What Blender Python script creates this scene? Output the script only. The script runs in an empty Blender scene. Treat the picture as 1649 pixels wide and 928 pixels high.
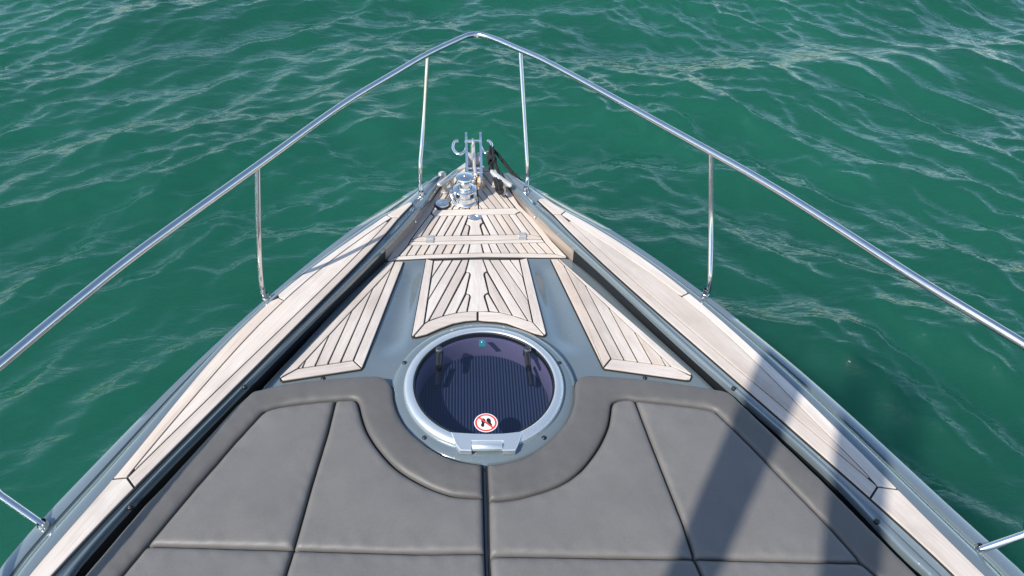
import bpy, bmesh, math, random
import numpy as np
from mathutils import Vector, Matrix
from mathutils.geometry import delaunay_2d_cdt

scn = bpy.context.scene
rad = math.radians
random.seed(7)

# ------------------------------------------------------------------ camera
FPX, PITCH, YAW, ROLL, CAMH, CAMX = 1200.0, rad(41), rad(5), rad(-3), 2.0, -0.08


def ray(px, py):
    """direction of the sight line through a pixel of the 1649 x 928 survey photograph"""
    x, y = px - 824.5, py - 464.0
    c, s = math.cos(ROLL), math.sin(ROLL)
    x, y = c * x - s * y, s * x + c * y
    d = (x, FPX * math.cos(PITCH) - y * math.sin(PITCH), -FPX * math.sin(PITCH) - y * math.cos(PITCH))
    c, s = math.cos(YAW), math.sin(YAW)
    return Vector((c * d[0] + s * d[1], -s * d[0] + c * d[1], d[2]))


def on(px, py, z=0.0):
    """survey: point of the deck at height z (number or function of x, y)"""
    d = ray(px, py)
    zz = z(0, 2.2) if callable(z) else z
    for _ in range(12 if callable(z) else 1):
        t = (CAMH - zz) / -d.z
        x, y = CAMX + d.x * t, d.y * t
        if callable(z):
            zz = z(x, y)
    return Vector((x, y, zz))


cam_data = bpy.data.cameras.new('camera')
cam = bpy.data.objects.new('camera', cam_data)
scn.collection.objects.link(cam)
scn.camera = cam
cam_data.sensor_width = 36
cam_data.lens = FPX / 1649 * 36
cam_data.clip_start = 0.05
cam_data.clip_end = 9000
o_ = ray(824.5, 464)
r_ = (ray(825.5, 464) - o_).normalized()
u_ = (ray(824.5, 463) - o_).normalized()
b_ = -o_.normalized()
cam.matrix_world = Matrix(((r_.x, u_.x, b_.x, CAMX), (r_.y, u_.y, b_.y, 0), (r_.z, u_.z, b_.z, CAMH), (0, 0, 0, 1)))

# ------------------------------------------------------------------ light
SUN_EL, SUN_AZ = rad(44), rad(51)          # azimuth: from aft towards port
SD = Vector((math.sin(SUN_AZ), math.cos(SUN_AZ), 0))      # horizontal direction in which shadows fall
to_sun = Vector((-SD.x * math.cos(SUN_EL), -SD.y * math.cos(SUN_EL), math.sin(SUN_EL)))
world = bpy.data.worlds.new('World')
scn.world = world
world.use_nodes = True
wn = world.node_tree
sky = wn.nodes.new('ShaderNodeTexSky')
sky.sky_type = 'NISHITA'
sky.sun_disc = False
sky.sun_elevation = SUN_EL
sky.sun_rotation = math.atan2(to_sun.x, to_sun.y)
sky.air_density = 1.0
sky.dust_density = 0.4
sky.ozone_density = 1.0
bg = wn.nodes['Background']
bg.inputs['Strength'].default_value = 0.15
wn.links.new(sky.outputs['Color'], bg.inputs['Color'])
sun_data = bpy.data.lights.new('sun', 'SUN')
sun_data.energy = 3.8
sun_data.angle = rad(0.5)
sun_data.color = (1.0, 0.94, 0.86)
sun = bpy.data.objects.new('sun', sun_data)
scn.collection.objects.link(sun)
sun.rotation_euler = to_sun.to_track_quat('Z', 'Y').to_euler()

scn.view_settings.view_transform = 'Standard'
scn.view_settings.look = 'None'
scn.view_settings.gamma = 1
scn.view_settings.exposure = 0.58
scn.render.engine = 'CYCLES'


# ------------------------------------------------------------------ materials
class NT:
    def __init__(self, name):
        self.m = bpy.data.materials.new(name)
        self.m.use_nodes = True
        self.t = self.m.node_tree
        self.p = self.t.nodes['Principled BSDF']

    def n(self, kind, **kw):
        nd = self.t.nodes.new('ShaderNode' + kind)
        for k, v in kw.items():
            if k in nd.inputs:
                nd.inputs[k].default_value = v
            else:
                setattr(nd, k, v)
        return nd

    def l(self, a, b):
        self.t.links.new(a, b)

    def set(self, **kw):
        for k, v in kw.items():
            self.p.inputs[k.replace('_', ' ')].default_value = v
        return self


def ramp(nt, stops):
    r = nt.n('ValToRGB')
    while len(r.color_ramp.elements) < len(stops):
        r.color_ramp.elements.new(0.5)
    for e, (p, c) in zip(r.color_ramp.elements, stops):
        e.position = p
        e.color = (*c, 1) if len(c) == 3 else c
    return r


def mat_simple(name, col, rough=0.4, metal=0.0, bump=0.0, scale=200, var=0.0, coat=0.0):
    nt = NT(name)
    nt.set(Base_Color=(*col, 1), Roughness=rough, Metallic=metal, Coat_Weight=coat, Coat_Roughness=0.05)
    tc = nt.n('TexCoord')
    nz = nt.n('TexNoise', Scale=scale, Detail=4.0)
    nt.l(tc.outputs['Object'], nz.inputs['Vector'])
    if var:
        r = ramp(nt, [(0.3, tuple(c * (1 - var) for c in col)), (0.7, tuple(min(1, c * (1 + var)) for c in col))])
        n2 = nt.n('TexNoise', Scale=scale * 0.08, Detail=5.0)
        nt.l(tc.outputs['Object'], n2.inputs['Vector'])
        nt.l(n2.outputs['Fac'], r.inputs['Fac'])
        nt.l(r.outputs['Color'], nt.p.inputs['Base Color'])
    if bump:
        b = nt.n('Bump', Strength=bump, Distance=0.002)
        nt.l(nz.outputs['Fac'], b.inputs['Height'])
        nt.l(b.outputs['Normal'], nt.p.inputs['Normal'])
    rr = nt.n('MapRange')
    rr.inputs[3].default_value = max(0.02, rough * 0.8)
    rr.inputs[4].default_value = min(1, rough * 1.25)
    n3 = nt.n('TexNoise', Scale=scale * 0.05, Detail=6.0)
    nt.l(tc.outputs['Object'], n3.inputs['Vector'])
    nt.l(n3.outputs['Fac'], rr.inputs[0])
    nt.l(rr.outputs[0], nt.p.inputs['Roughness'])
    return nt.m


def mat_teak():
    nt = NT('bleached_teak')
    tc = nt.n('TexCoord')
    oi = nt.n('ObjectInfo')
    off = nt.n('VectorMath', operation='SCALE')
    off.inputs[0].default_value = (37, 19, 53)
    nt.l(oi.outputs['Random'], off.inputs['Scale'])
    add = nt.n('VectorMath', operation='ADD')
    nt.l(tc.outputs['Object'], add.inputs[0])
    nt.l(off.outputs[0], add.inputs[1])
    mp = nt.n('Mapping')
    mp.inputs['Scale'].default_value = (7, 160, 160)
    nt.l(add.outputs[0], mp.inputs['Vector'])
    grain = nt.n('TexNoise', Scale=1.0, Detail=6.0, Roughness=0.65, Distortion=0.4)
    nt.l(mp.outputs[0], grain.inputs['Vector'])
    mp2 = nt.n('Mapping')
    mp2.inputs['Scale'].default_value = (2.5, 22, 22)
    nt.l(add.outputs[0], mp2.inputs['Vector'])
    broad = nt.n('TexNoise', Scale=1.0, Detail=3.0)
    nt.l(mp2.outputs[0], broad.inputs['Vector'])
    r1 = ramp(nt, [(0.2, (0.50, 0.445, 0.385)), (0.5, (0.645, 0.590, 0.530)), (0.85, (0.72, 0.672, 0.615))])
    nt.l(grain.outputs['Fac'], r1.inputs['Fac'])
    r2 = ramp(nt, [(0.3, (0.86, 0.82, 0.79)), (0.7, (1.0, 1.0, 1.0))])
    nt.l(broad.outputs['Fac'], r2.inputs['Fac'])
    mx = nt.n('Mix', data_type='RGBA', blend_type='MULTIPLY')
    mx.inputs[0].default_value = 1
    nt.l(r1.outputs['Color'], mx.inputs[6])
    nt.l(r2.outputs['Color'], mx.inputs[7])
    r3 = ramp(nt, [(0.0, (0.84, 0.81, 0.79)), (0.35, (0.97, 0.96, 0.95)), (0.7, (1, 1, 1)), (1.0, (0.96, 0.87, 0.79))])
    nt.l(oi.outputs['Random'], r3.inputs['Fac'])
    mx2 = nt.n('Mix', data_type='RGBA', blend_type='MULTIPLY')
    mx2.inputs[0].default_value = 1
    nt.l(mx.outputs[2], mx2.inputs[6])
    nt.l(r3.outputs['Color'], mx2.inputs[7])
    gp = nt.n('NewGeometry')
    wz = nt.n('TexNoise', Scale=3.2, Detail=7.0, Roughness=0.62)
    nt.l(gp.outputs['Position'], wz.inputs['Vector'])
    r4 = ramp(nt, [(0.32, (0.80, 0.80, 0.80)), (0.52, (1, 1, 1))])
    nt.l(wz.outputs['Fac'], r4.inputs['Fac'])
    mx3 = nt.n('Mix', data_type='RGBA', blend_type='MULTIPLY')
    mx3.inputs[0].default_value = 0.75
    nt.l(mx2.outputs[2], mx3.inputs[6])
    nt.l(r4.outputs['Color'], mx3.inputs[7])
    nt.l(mx3.outputs[2], nt.p.inputs['Base Color'])
    nt.set(Roughness=0.62)
    nt.p.inputs['Specular IOR Level'].default_value = 0.3
    b = nt.n('Bump', Strength=0.25, Distance=0.001)
    nt.l(grain.outputs['Fac'], b.inputs['Height'])
    nt.l(b.outputs['Normal'], nt.p.inputs['Normal'])
    return nt.m


def mat_vinyl(name='grey_vinyl', k=1.0):
    nt = NT(name)
    tc = nt.n('TexCoord')
    fine = nt.n('TexVoronoi', Scale=420.0, feature='DISTANCE_TO_EDGE')
    nt.l(tc.outputs['Object'], fine.inputs['Vector'])
    mid = nt.n('TexNoise', Scale=9.0, Detail=5.0, Roughness=0.6)
    nt.l(tc.outputs['Object'], mid.inputs['Vector'])
    sp = nt.n('TexNoise', Scale=260.0, Detail=2.0)
    nt.l(tc.outputs['Object'], sp.inputs['Vector'])
    r = ramp(nt, [(0.3, (0.138 * k, 0.131 * k, 0.122 * k)), (0.7, (0.158 * k, 0.150 * k, 0.140 * k))])
    nt.l(mid.outputs['Fac'], r.inputs['Fac'])
    r2 = ramp(nt, [(0.35, (0.94, 0.94, 0.94)), (0.65, (1.05, 1.05, 1.05))])
    nt.l(sp.outputs['Fac'], r2.inputs['Fac'])
    mx = nt.n('Mix', data_type='RGBA', blend_type='MULTIPLY')
    mx.inputs[0].default_value = 1
    nt.l(r.outputs['Color'], mx.inputs[6])
    nt.l(r2.outputs['Color'], mx.inputs[7])
    nt.l(mx.outputs[2], nt.p.inputs['Base Color'])
    nt.set(Roughness=0.52)
    rr = nt.n('MapRange')
    rr.inputs[3].default_value = 0.42
    rr.inputs[4].default_value = 0.54
    nt.p.inputs['Specular IOR Level'].default_value = 0.38
    nt.l(mid.outputs['Fac'], rr.inputs[0])
    nt.l(rr.outputs[0], nt.p.inputs['Roughness'])
    b1 = nt.n('Bump', Strength=0.35, Distance=0.0008)
    nt.l(fine.outputs['Distance'], b1.inputs['Height'])
    b2 = nt.n('Bump', Strength=0.10, Distance=0.012)
    nt.l(mid.outputs['Fac'], b2.inputs['Height'])
    nt.l(b1.outputs['Normal'], b2.inputs['Normal'])
    nt.l(b2.outputs['Normal'], nt.p.inputs['Normal'])
    return nt.m


def mat_gelcoat():
    nt = NT('blue_grey_gelcoat')
    tc = nt.n('TexCoord')
    nz = nt.n('TexNoise', Scale=2.2, Detail=4.0)
    nt.l(tc.outputs['Object'], nz.inputs['Vector'])
    r = ramp(nt, [(0.3, (0.145, 0.182, 0.196)), (0.7, (0.168, 0.208, 0.222))])
    nt.l(nz.outputs['Fac'], r.inputs['Fac'])
    nt.l(r.outputs['Color'], nt.p.inputs['Base Color'])
    n2 = nt.n('TexNoise', Scale=40.0, Detail=6.0)
    nt.l(tc.outputs['Object'], n2.inputs['Vector'])
    rr = nt.n('MapRange')
    rr.inputs[3].default_value = 0.09
    rr.inputs[4].default_value = 0.20
    nt.l(n2.outputs['Fac'], rr.inputs[0])
    sv_ = nt.n('TexVoronoi', Scale=70.0)
    sv_.inputs['Randomness'].default_value = 1.0
    nt.l(tc.outputs['Object'], sv_.inputs['Vector'])
    sr = ramp(nt, [(0.10, (1, 1, 1)), (0.22, (0, 0, 0))])
    nt.l(sv_.outputs['Distance'], sr.inputs['Fac'])
    n5 = nt.n('TexNoise', Scale=5.0, Detail=4.0)
    nt.l(tc.outputs['Object'], n5.inputs['Vector'])
    sm = nt.n('Math', operation='MULTIPLY')
    nt.l(sr.outputs['Color'], sm.inputs[0])
    nt.l(n5.outputs['Fac'], sm.inputs[1])
    ad = nt.n('Math', operation='MULTIPLY_ADD')
    ad.inputs[1].default_value = 0.35
    nt.l(sm.outputs[0], ad.inputs[0])
    nt.l(rr.outputs[0], ad.inputs[2])
    nt.l(ad.outputs[0], nt.p.inputs['Roughness'])
    ad2 = nt.n('Math', operation='MULTIPLY')
    ad2.inputs[1].default_value = 0.30
    nt.l(sm.outputs[0], ad2.inputs[0])
    nt.l(ad2.outputs[0], nt.p.inputs['Coat Roughness'])
    nt.set(Metallic=0.25, Coat_Weight=1.0, Coat_Roughness=0.02)
    b = nt.n('Bump', Strength=0.03, Distance=0.01)
    nt.l(nz.outputs['Fac'], b.inputs['Height'])
    nt.l(b.outputs['Normal'], nt.p.inputs['Normal'])
    return nt.m


def mat_water():
    nt = NT('green_sea_water')
    geo = nt.n('NewGeometry')
    nz = nt.n('TexNoise', Scale=0.35, Detail=3.0)
    nt.l(geo.outputs['Position'], nz.inputs['Vector'])
    r = ramp(nt, [(0.3, (0.007, 0.064, 0.040)), (0.7, (0.010, 0.084, 0.053))])
    nt.l(nz.outputs['Fac'], r.inputs['Fac'])
    nt.l(r.outputs['Color'], nt.p.inputs['Base Color'])
    nt.set(Roughness=0.10, IOR=1.333, Subsurface_Weight=1.0, Subsurface_Scale=1.8)
    nt.p.inputs['Subsurface Radius'].default_value = (0.5, 0.9, 0.8)
    nt.p.subsurface_method = 'BURLEY'
    # fine ripples, drawn out across the wind
    mp = nt.n('Mapping')
    mp.inputs['Scale'].default_value = (1.0, 1.9, 1.0)
    nt.l(geo.outputs['Position'], mp.inputs['Vector'])
    a = nt.n('TexNoise', Scale=7.5, Detail=3.0, Roughness=0.5, Distortion=0.25)
    nt.l(mp.outputs[0], a.inputs['Vector'])
    b = nt.n('Bump', Strength=0.25, Distance=0.045)
    nt.l(a.outputs['Fac'], b.inputs['Height'])
    # beyond the modelled waves the relief carries on as bump
    sb = nt.n('VectorMath', operation='DISTANCE')
    sb.inputs[1].default_value = (1.0, 6.0, -1.4)
    nt.l(geo.outputs['Position'], sb.inputs[0])
    mr = nt.n('MapRange')
    mr.inputs[1].default_value = 9.0
    mr.inputs[2].default_value = 18.0
    nt.l(sb.outputs['Value'], mr.inputs[0])
    a2 = nt.n('TexNoise', Scale=1.8, Detail=6.0, Roughness=0.62, Distortion=0.3)
    nt.l(mp.outputs[0], a2.inputs['Vector'])
    b2 = nt.n('Bump', Distance=0.45)
    nt.l(mr.outputs[0], b2.inputs['Strength'])
    nt.l(a2.outputs['Fac'], b2.inputs['Height'])
    nt.l(b.outputs['Normal'], b2.inputs['Normal'])
    nt.l(b2.outputs['Normal'], nt.p.inputs['Normal'])
    return nt.m


def mat_glass():
    nt = NT('smoked_acrylic')
    out = nt.t.nodes['Material Output']
    tr = nt.n('BsdfTransparent')
    tr.inputs['Color'].default_value = (0.55, 0.57, 0.66, 1)
    gl = nt.n('BsdfGlossy')
    gl.inputs['Color'].default_value = (0.9, 0.95, 1, 1)
    gl.inputs['Roughness'].default_value = 0.03
    lw = nt.n('LayerWeight')
    lw.inputs['Blend'].default_value = 0.5
    pw = nt.n('Math', operation='POWER')
    pw.inputs[1].default_value = 5.0
    nt.l(lw.outputs['Facing'], pw.inputs[0])
    fr = nt.n('Math', operation='MULTIPLY_ADD')
    fr.inputs[1].default_value = 0.94
    fr.inputs[2].default_value = 0.06
    nt.l(pw.outputs[0], fr.inputs[0])
    tc = nt.n('TexCoord')
    nz = nt.n('TexNoise', Scale=3.0, Detail=3.0)
    nt.l(tc.outputs['Object'], nz.inputs['Vector'])
    b = nt.n('Bump', Strength=0.05, Distance=0.01)
    nt.l(nz.outputs['Fac'], b.inputs['Height'])
    nt.l(b.outputs['Normal'], gl.inputs['Normal'])
    mx = nt.n('MixShader')
    nt.l(fr.outputs[0], mx.inputs[0])
    nt.l(tr.outputs[0], mx.inputs[1])
    nt.l(gl.outputs[0], mx.inputs[2])
    nt.l(mx.outputs[0], out.inputs['Surface'])
    return nt.m


TEAK = mat_teak()
VINYL = mat_vinyl()
VINYL_B = mat_vinyl('charcoal_vinyl', 0.74)
GEL = mat_gelcoat()
WATER = mat_water()
GLASS = mat_glass()
CAULK = mat_simple('black_caulk', (0.012, 0.011, 0.010), 0.6, bump=0.3)
DARK = mat_simple('black_and_gutter_shade', (0.010, 0.011, 0.013), 0.55)  # near-black; on the gutter it carries the shade of the deep gap
TAUPE = mat_simple('taupe_face', (0.34, 0.275, 0.225), 0.25, var=0.06, scale=40, coat=0.6)  # one even taupe for the inner bulwark faces
STEEL = mat_simple('polished_steel', (0.70, 0.69, 0.67), 0.16, 1.0, var=0.05)
CHROME = mat_simple('chrome', (0.86, 0.85, 0.82), 0.22, 1.0, bump=0.1, scale=60, var=0.08)
ALU = mat_simple('anodised_aluminium', (0.62, 0.66, 0.67), 0.34, 0.7, bump=0.05, scale=300)
BLACKP = mat_simple('black_plastic', (0.014, 0.014, 0.015), 0.3)
GUN = mat_simple('gunmetal', (0.16, 0.16, 0.17), 0.2, 0.9)
RUBBER = mat_simple('black_rubber', (0.008, 0.008, 0.009), 0.45)
LINER = mat_simple('mauve_liner', (0.25, 0.215, 0.30), 0.5)
BLIND = mat_simple('navy_pleated_blind', (0.060, 0.082, 0.140), 0.6, bump=0.1)
ROPE = mat_simple('black_rope', (0.010, 0.010, 0.011), 0.75, bump=0.8, scale=500)
WHITE = mat_simple('white_print', (0.80, 0.79, 0.77), 0.35)
RED = mat_simple('red_print', (0.62, 0.05, 0.035), 0.35)
BLACKINK = mat_simple('black_print', (0.012, 0.012, 0.012), 0.35)
TEALP = mat_simple('teal_plate', (0.02, 0.14, 0.17), 0.3)
SAND = mat_simple('sand_plastic', (0.62, 0.45, 0.28), 0.5, var=0.15)
CREAM = mat_simple('cream_coated_metal', (0.66, 0.62, 0.56), 0.22, 0.55, var=0.12, scale=80)
GREYP = mat_simple('grey_roller', (0.40, 0.38, 0.39), 0.5, var=0.1)


# ------------------------------------------------------------------ mesh helpers
def link(name, mesh, parent=None):
    o = bpy.data.objects.new(name, mesh)
    scn.collection.objects.link(o)
    if parent is not None:
        o.parent = parent
    return o


def obj(name, verts, faces, mat, parent=None, smooth=False, mats=None, fm=None):
    me = bpy.data.meshes.new(name)
    me.from_pydata([tuple(v) for v in verts], [], faces)
    for m in (mats or [mat]):
        me.materials.append(m)
    if fm:
        me.polygons.foreach_set('material_index', fm)
    if smooth:
        me.polygons.foreach_set('use_smooth', [True] * len(me.polygons))
    bm = bmesh.new()
    bm.from_mesh(me)
    bmesh.ops.recalc_face_normals(bm, faces=bm.faces)
    bm.to_mesh(me)
    bm.free()
    me.update()
    return link(name, me, parent)


def empty(name, loc=(0, 0, 0), parent=None):
    o = bpy.data.objects.new(name, None)
    scn.collection.objects.link(o)
    o.location = loc
    o.empty_display_size = 0.1
    if parent is not None:
        o.parent = parent
    return o


def auto_smooth(o, ang=40):
    me = o.data
    me.polygons.foreach_set('use_smooth', [True] * len(me.polygons))
    bm = bmesh.new()
    bm.from_mesh(me)
    for e in bm.edges:
        if len(e.link_faces) == 2 and e.calc_face_angle(0) > rad(ang):
            e.smooth = False
    bm.to_mesh(me)
    bm.free()
    return o


def area2(p):
    return sum(p[i][0] * p[(i + 1) % len(p)][1] - p[(i + 1) % len(p)][0] * p[i][1] for i in range(len(p)))


def inset(poly, d):
    """inset of a counter-clockwise 2D polygon by d, mitred"""
    n = len(poly)
    out = []
    for i in range(n):
        a, b, c = Vector(poly[i - 1][:2]), Vector(poly[i][:2]), Vector(poly[(i + 1) % n][:2])
        e1, e2 = (b - a), (c - b)
        if e1.length < 1e-9 or e2.length < 1e-9:
            out.append(b)
            continue
        n1 = Vector((-e1.y, e1.x)).normalized()
        n2 = Vector((-e2.y, e2.x)).normalized()
        m = n1 + n2
        k = m.length_squared
        m = m * (2 / max(k, 0.5)) * 0.5 if k > 1e-6 else n1
        k = min(1 / max(0.25, (m.normalized().dot(n1))), 3)
        out.append(b + m.normalized() * d * k)
    return out


def dedupe(poly, eps=0.0015):
    out = []
    for p in poly:
        if not out or (Vector(p[:2]) - Vector(out[-1][:2])).length > eps:
            out.append(p)
    if len(out) > 2 and (Vector(out[0][:2]) - Vector(out[-1][:2])).length < eps:
        out.pop()
    return out


def lathe(prof, segs=48, center=(0, 0, 0), cap0=False, cap1=False):
    v, f = [], []
    for (r, z) in prof:
        for k in range(segs):
            a = 2 * math.pi * k / segs
            v.append((center[0] + r * math.cos(a), center[1] + r * math.sin(a), center[2] + z))
    for i in range(len(prof) - 1):
        for k in range(segs):
            k2 = (k + 1) % segs
            f.append((i * segs + k, i * segs + k2, (i + 1) * segs + k2, (i + 1) * segs + k))
    if cap0:
        f.append(tuple(range(segs))[::-1])
    if cap1:
        f.append(tuple((len(prof) - 1) * segs + k for k in range(segs)))
    return v, f


def catmull(pts, sub=8):
    pts = [Vector(p) for p in pts]
    P = [pts[0] * 2 - pts[1]] + pts + [pts[-1] * 2 - pts[-2]]
    out = []
    for i in range(1, len(P) - 2):
        for k in range(sub):
            t = k / sub
            a, b, c, d = P[i - 1], P[i], P[i + 1], P[i + 2]
            out.append(0.5 * (2 * b + (c - a) * t + (2 * a - 5 * b + 4 * c - d) * t * t + (3 * b - a - 3 * c + d) * t ** 3))
    out.append(pts[-1])
    return out


def tube(path, r, segs=14, closed_ends=True):
    path = [Vector(p) for p in path]
    rs = r if isinstance(r, (list, tuple)) else [r] * len(path)
    v, f = [], []
    t0 = (path[1] - path[0]).normalized()
    nrm = t0.orthogonal().normalized()
    for i, p in enumerate(path):
        t = (path[min(i + 1, len(path) - 1)] - path[max(i - 1, 0)]).normalized()
        nrm = (nrm - t * nrm.dot(t)).normalized()
        bi = t.cross(nrm)
        for k in range(segs):
            a = 2 * math.pi * k / segs
            v.append(p + (nrm * math.cos(a) + bi * math.sin(a)) * rs[i])
    for i in range(len(path) - 1):
        for k in range(segs):
            k2 = (k + 1) % segs
            f.append((i * segs + k, i * segs + k2, (i + 1) * segs + k2, (i + 1) * segs + k))
    if closed_ends:
        f.append(tuple(range(segs))[::-1])
        f.append(tuple((len(path) - 1) * segs + k for k in range(segs)))
    return v, f


def boxv(c, s, rz=0.0):
    c = Vector(c)
    v = []
    R = Matrix.Rotation(rz, 3, 'Z')
    for dx in (-1, 1):
        for dy in (-1, 1):
            for dz in (-1, 1):
                v.append(c + R @ Vector((dx * s[0] / 2, dy * s[1] / 2, dz * s[2] / 2)))
    f = [(0, 1, 3, 2), (4, 6, 7, 5), (0, 4, 5, 1), (2, 3, 7, 6), (0, 2, 6, 4), (1, 5, 7, 3)]
    return v, f


def merge(*parts):
    v, f = [], []
    for pv, pf in parts:
        o = len(v)
        v += list(pv)
        f += [tuple(i + o for i in q) for q in pf]
    return v, f


def bevel(o, w=0.003, seg=2):
    m = o.modifiers.new('bevel', 'BEVEL')
    m.width = w
    m.segments = seg
    m.limit_method = 'ANGLE'
    return o


def prism(poly, zf, t, chamfer=0.0012):
    """slab with chamfered top; poly world xy CCW, zf top height function"""
    n = len(poly)
    top = inset(poly, chamfer)
    v = [(p[0], p[1], zf(p[0], p[1]) - t) for p in poly]
    v += [(p[0], p[1], zf(p[0], p[1]) - chamfer) for p in poly]
    v += [(p[0], p[1], zf(p[0], p[1])) for p in top]
    f = []
    for r in range(2):
        for i in range(n):
            j = (i + 1) % n
            f.append((r * n + i, r * n + j, (r + 1) * n + j, (r + 1) * n + i))
    f.append(tuple(2 * n + i for i in range(n)))
    f.append(tuple(range(n))[::-1])
    return v, f


def plank(parent, px, zf, gap=0.0032, t=0.012, name='plank', world=False, along=None):
    """one teak plank from its survey outline; its local x axis runs along the grain"""
    zfun = zf if callable(zf) else (lambda x, y: zf)
    pts = [Vector(p[:2]) for p in px] if world else [on(p[0], p[1], zfun).xy for p in px]
    pts = dedupe(pts, 0.003)
    if len(pts) < 3:
        return None
    if area2(pts) < 0:
        pts.reverse()
    if abs(area2(pts)) / 2 < 1.5e-4:
        return None
    pts = inset(pts, gap)
    if area2(pts) <= 1e-4:
        return None
    c = sum(pts, Vector((0, 0))) / len(pts)
    if along is None:
        M = np.array([[p.x - c.x, p.y - c.y] for p in pts])
        w, vec = np.linalg.eigh(M.T @ M)
        along = Vector((vec[0, 1], vec[1, 1]))
    ang = math.atan2(along.y, along.x)
    v, f = prism(pts, zfun, t)
    ctr = Vector((c.x, c.y, zfun(c.x, c.y)))
    R = Matrix.Rotation(-ang, 3, 'Z')
    v = [R @ (Vector(q) - ctr) for q in v]
    o = obj(name, v, f, TEAK, parent)
    o.location = ctr
    o.rotation_euler = (0, 0, ang)
    return o


def clip(poly, a, b, keep):
    """clip a convex pixel polygon by the line a-b, keep side +1 / -1"""
    out = []
    sd = lambda p: keep * ((b[0] - a[0]) * (p[1] - a[1]) - (b[1] - a[1]) * (p[0] - a[0]))
    for i in range(len(poly)):
        p, q = poly[i], poly[(i + 1) % len(poly)]
        sp, sq = sd(p), sd(q)
        if sp >= 0:
            out.append(p)
        if (sp > 0 > sq) or (sp < 0 < sq):
            t = sp / (sp - sq)
            out.append((p[0] + (q[0] - p[0]) * t, p[1] + (q[1] - p[1]) * t))
    return out


def split(poly, lines):
    """cut a convex pixel polygon by successive lines (left to right); returns the pieces in order"""
    res = []
    rest = poly
    for a, b in lines:
        # orient so that keep=+1 is the left (smaller x) side
        if a[1] > b[1]:
            a, b = b, a
        L = clip(rest, a, b, 1)
        rest = clip(rest, a, b, -1)
        res.append(L)
    res.append(rest)
    return res


def Z(off, sc=4.988):
    return lambda *pts: [(off[0] + x / sc, off[1] + y / sc) for x, y in pts]


def tag(o, label, cat=None, group=None, kind=None):
    o['label'] = label
    if cat:
        o['category'] = cat
    if group:
        o['group'] = group
    if kind:
        o['kind'] = kind
    return o


def smooth01(t):
    t = max(0.0, min(1.0, t))
    return t * t * (3 - 2 * t)


# ------------------------------------------------------------------ levels of the boat
def z_cap(x, y):
    return -0.045 * smooth01((y - 2.75) / 0.40)


def z_edge(x, y):
    return z_cap(x, y) - 0.045


Z_WELL = -0.078


def z_trunk(x, y):
    t = (2.60 - y) / (2.60 - 1.84)
    t = max(0.0, min(1.0, t))
    return -0.086 + 0.051 * t


boat = empty('motor_boat', (0, 0, -1.4))
tag(boat, 'blue grey motor boat foredeck with pale teak planking and steel bow rail', 'boat')
bpy.context.view_layer.update()
_old_link = link


def link(name, mesh, parent=None):          # children of the boat keep world coordinates
    o = _old_link(name, mesh, parent)
    if parent is boat:
        o.matrix_parent_inverse = Matrix.Translation((0, 0, 1.4))
    return o


def group_empty(name, loc=(0, 0, 0)):
    o = empty(name, (0, 0, 0), boat)
    o.matrix_parent_inverse = Matrix.Translation((0, 0, 1.4))
    return o


# ------------------------------------------------------------------ survey polylines (photograph pixels)
E_L = [(716, 281), (708, 285), (690, 293), (673, 302), (634, 325), (595, 350.4), (560, 375.7), (525, 401), (488.5, 430), (459.4, 453),
       (440, 471.7), (414, 496), (366, 539), (330, 568), (298, 600), (246, 654), (196, 702), (158, 742), (96, 804), (56, 850), (0, 916)]
E_R = [(806, 278), (820, 283), (840, 291), (870, 306), (912.7, 329), (957, 356), (1006, 385), (1054, 416), (1110, 455), (1150, 482),
       (1204, 528), (1260, 574), (1312.5, 616), (1364.6, 665.5), (1439, 730), (1499.5, 786), (1561.6, 846), (1615.7, 892), (1648, 922)]
TO_L = [(664, 326), (659, 325), (622.4, 345.8), (576, 375.7), (537, 403), (498, 434), (448.7, 478), (406, 512), (364, 548), (330, 586), (278.3, 656),
        (230.2, 714.3), (179.4, 771.5), (112, 846), (48, 926.4), (8, 976)]
TI_L = [(665, 327.5), (643, 350.3), (600, 399), (560, 442), (500, 502), (440, 562), (401.6, 600), (330, 672), (270, 732), (216.5, 785.7), (150, 854),
        (84, 926.4), (40, 973)]
S1_L = [(631, 350.3), (559.3, 400), (500, 447), (458.6, 483.6), (407, 534), (370, 574), (334, 616), (286, 670), (238, 728), (204.5, 769.1)]
S2_L = [(631, 350.3), (583.3, 400), (532, 454), (475, 507), (410, 568), (363, 616), (302, 674), (252, 722), (204.5, 769.1)]
TO_R = [(867, 320.5), (872, 319), (878, 320), (911.5, 340), (967, 370), (1025, 408.7), (1064, 436), (1109.5, 471.5), (1165, 517), (1240, 586), (1290, 634),
        (1322, 663), (1379, 720), (1446.7, 788), (1505.4, 846), (1587.6, 927.4), (1640, 977)]
TI_R = [(866, 322), (890.7, 345), (946.4, 400), (996.5, 448), (1040.6, 486), (1109, 547), (1188, 613), (1246, 665.5), (1319, 730), (1402, 802),
        (1479, 870), (1537.5, 928), (1585, 975)]
S1_R = [(903.9, 345.2), (981, 397), (1041, 436), (1098.7, 476.6), (1120, 496), (1186, 556), (1248, 614), (1300.4, 666), (1319, 685), (1365, 734), (1413.5, 783)]
S2_R = [(903.9, 345.2), (964, 400), (1030.6, 460), (1109, 528), (1200, 604), (1274, 666), (1319, 703), (1367, 744), (1413.5, 783)]
A_L = [(716, 286), (712, 291), (696, 311), (680, 334), (643.7, 379), (613, 410), (576, 443.6), (543, 475), (490, 530), (440, 584), (410, 613), (376.5, 648),
       (330, 694), (284, 740), (215, 815), (122, 920)]
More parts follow.
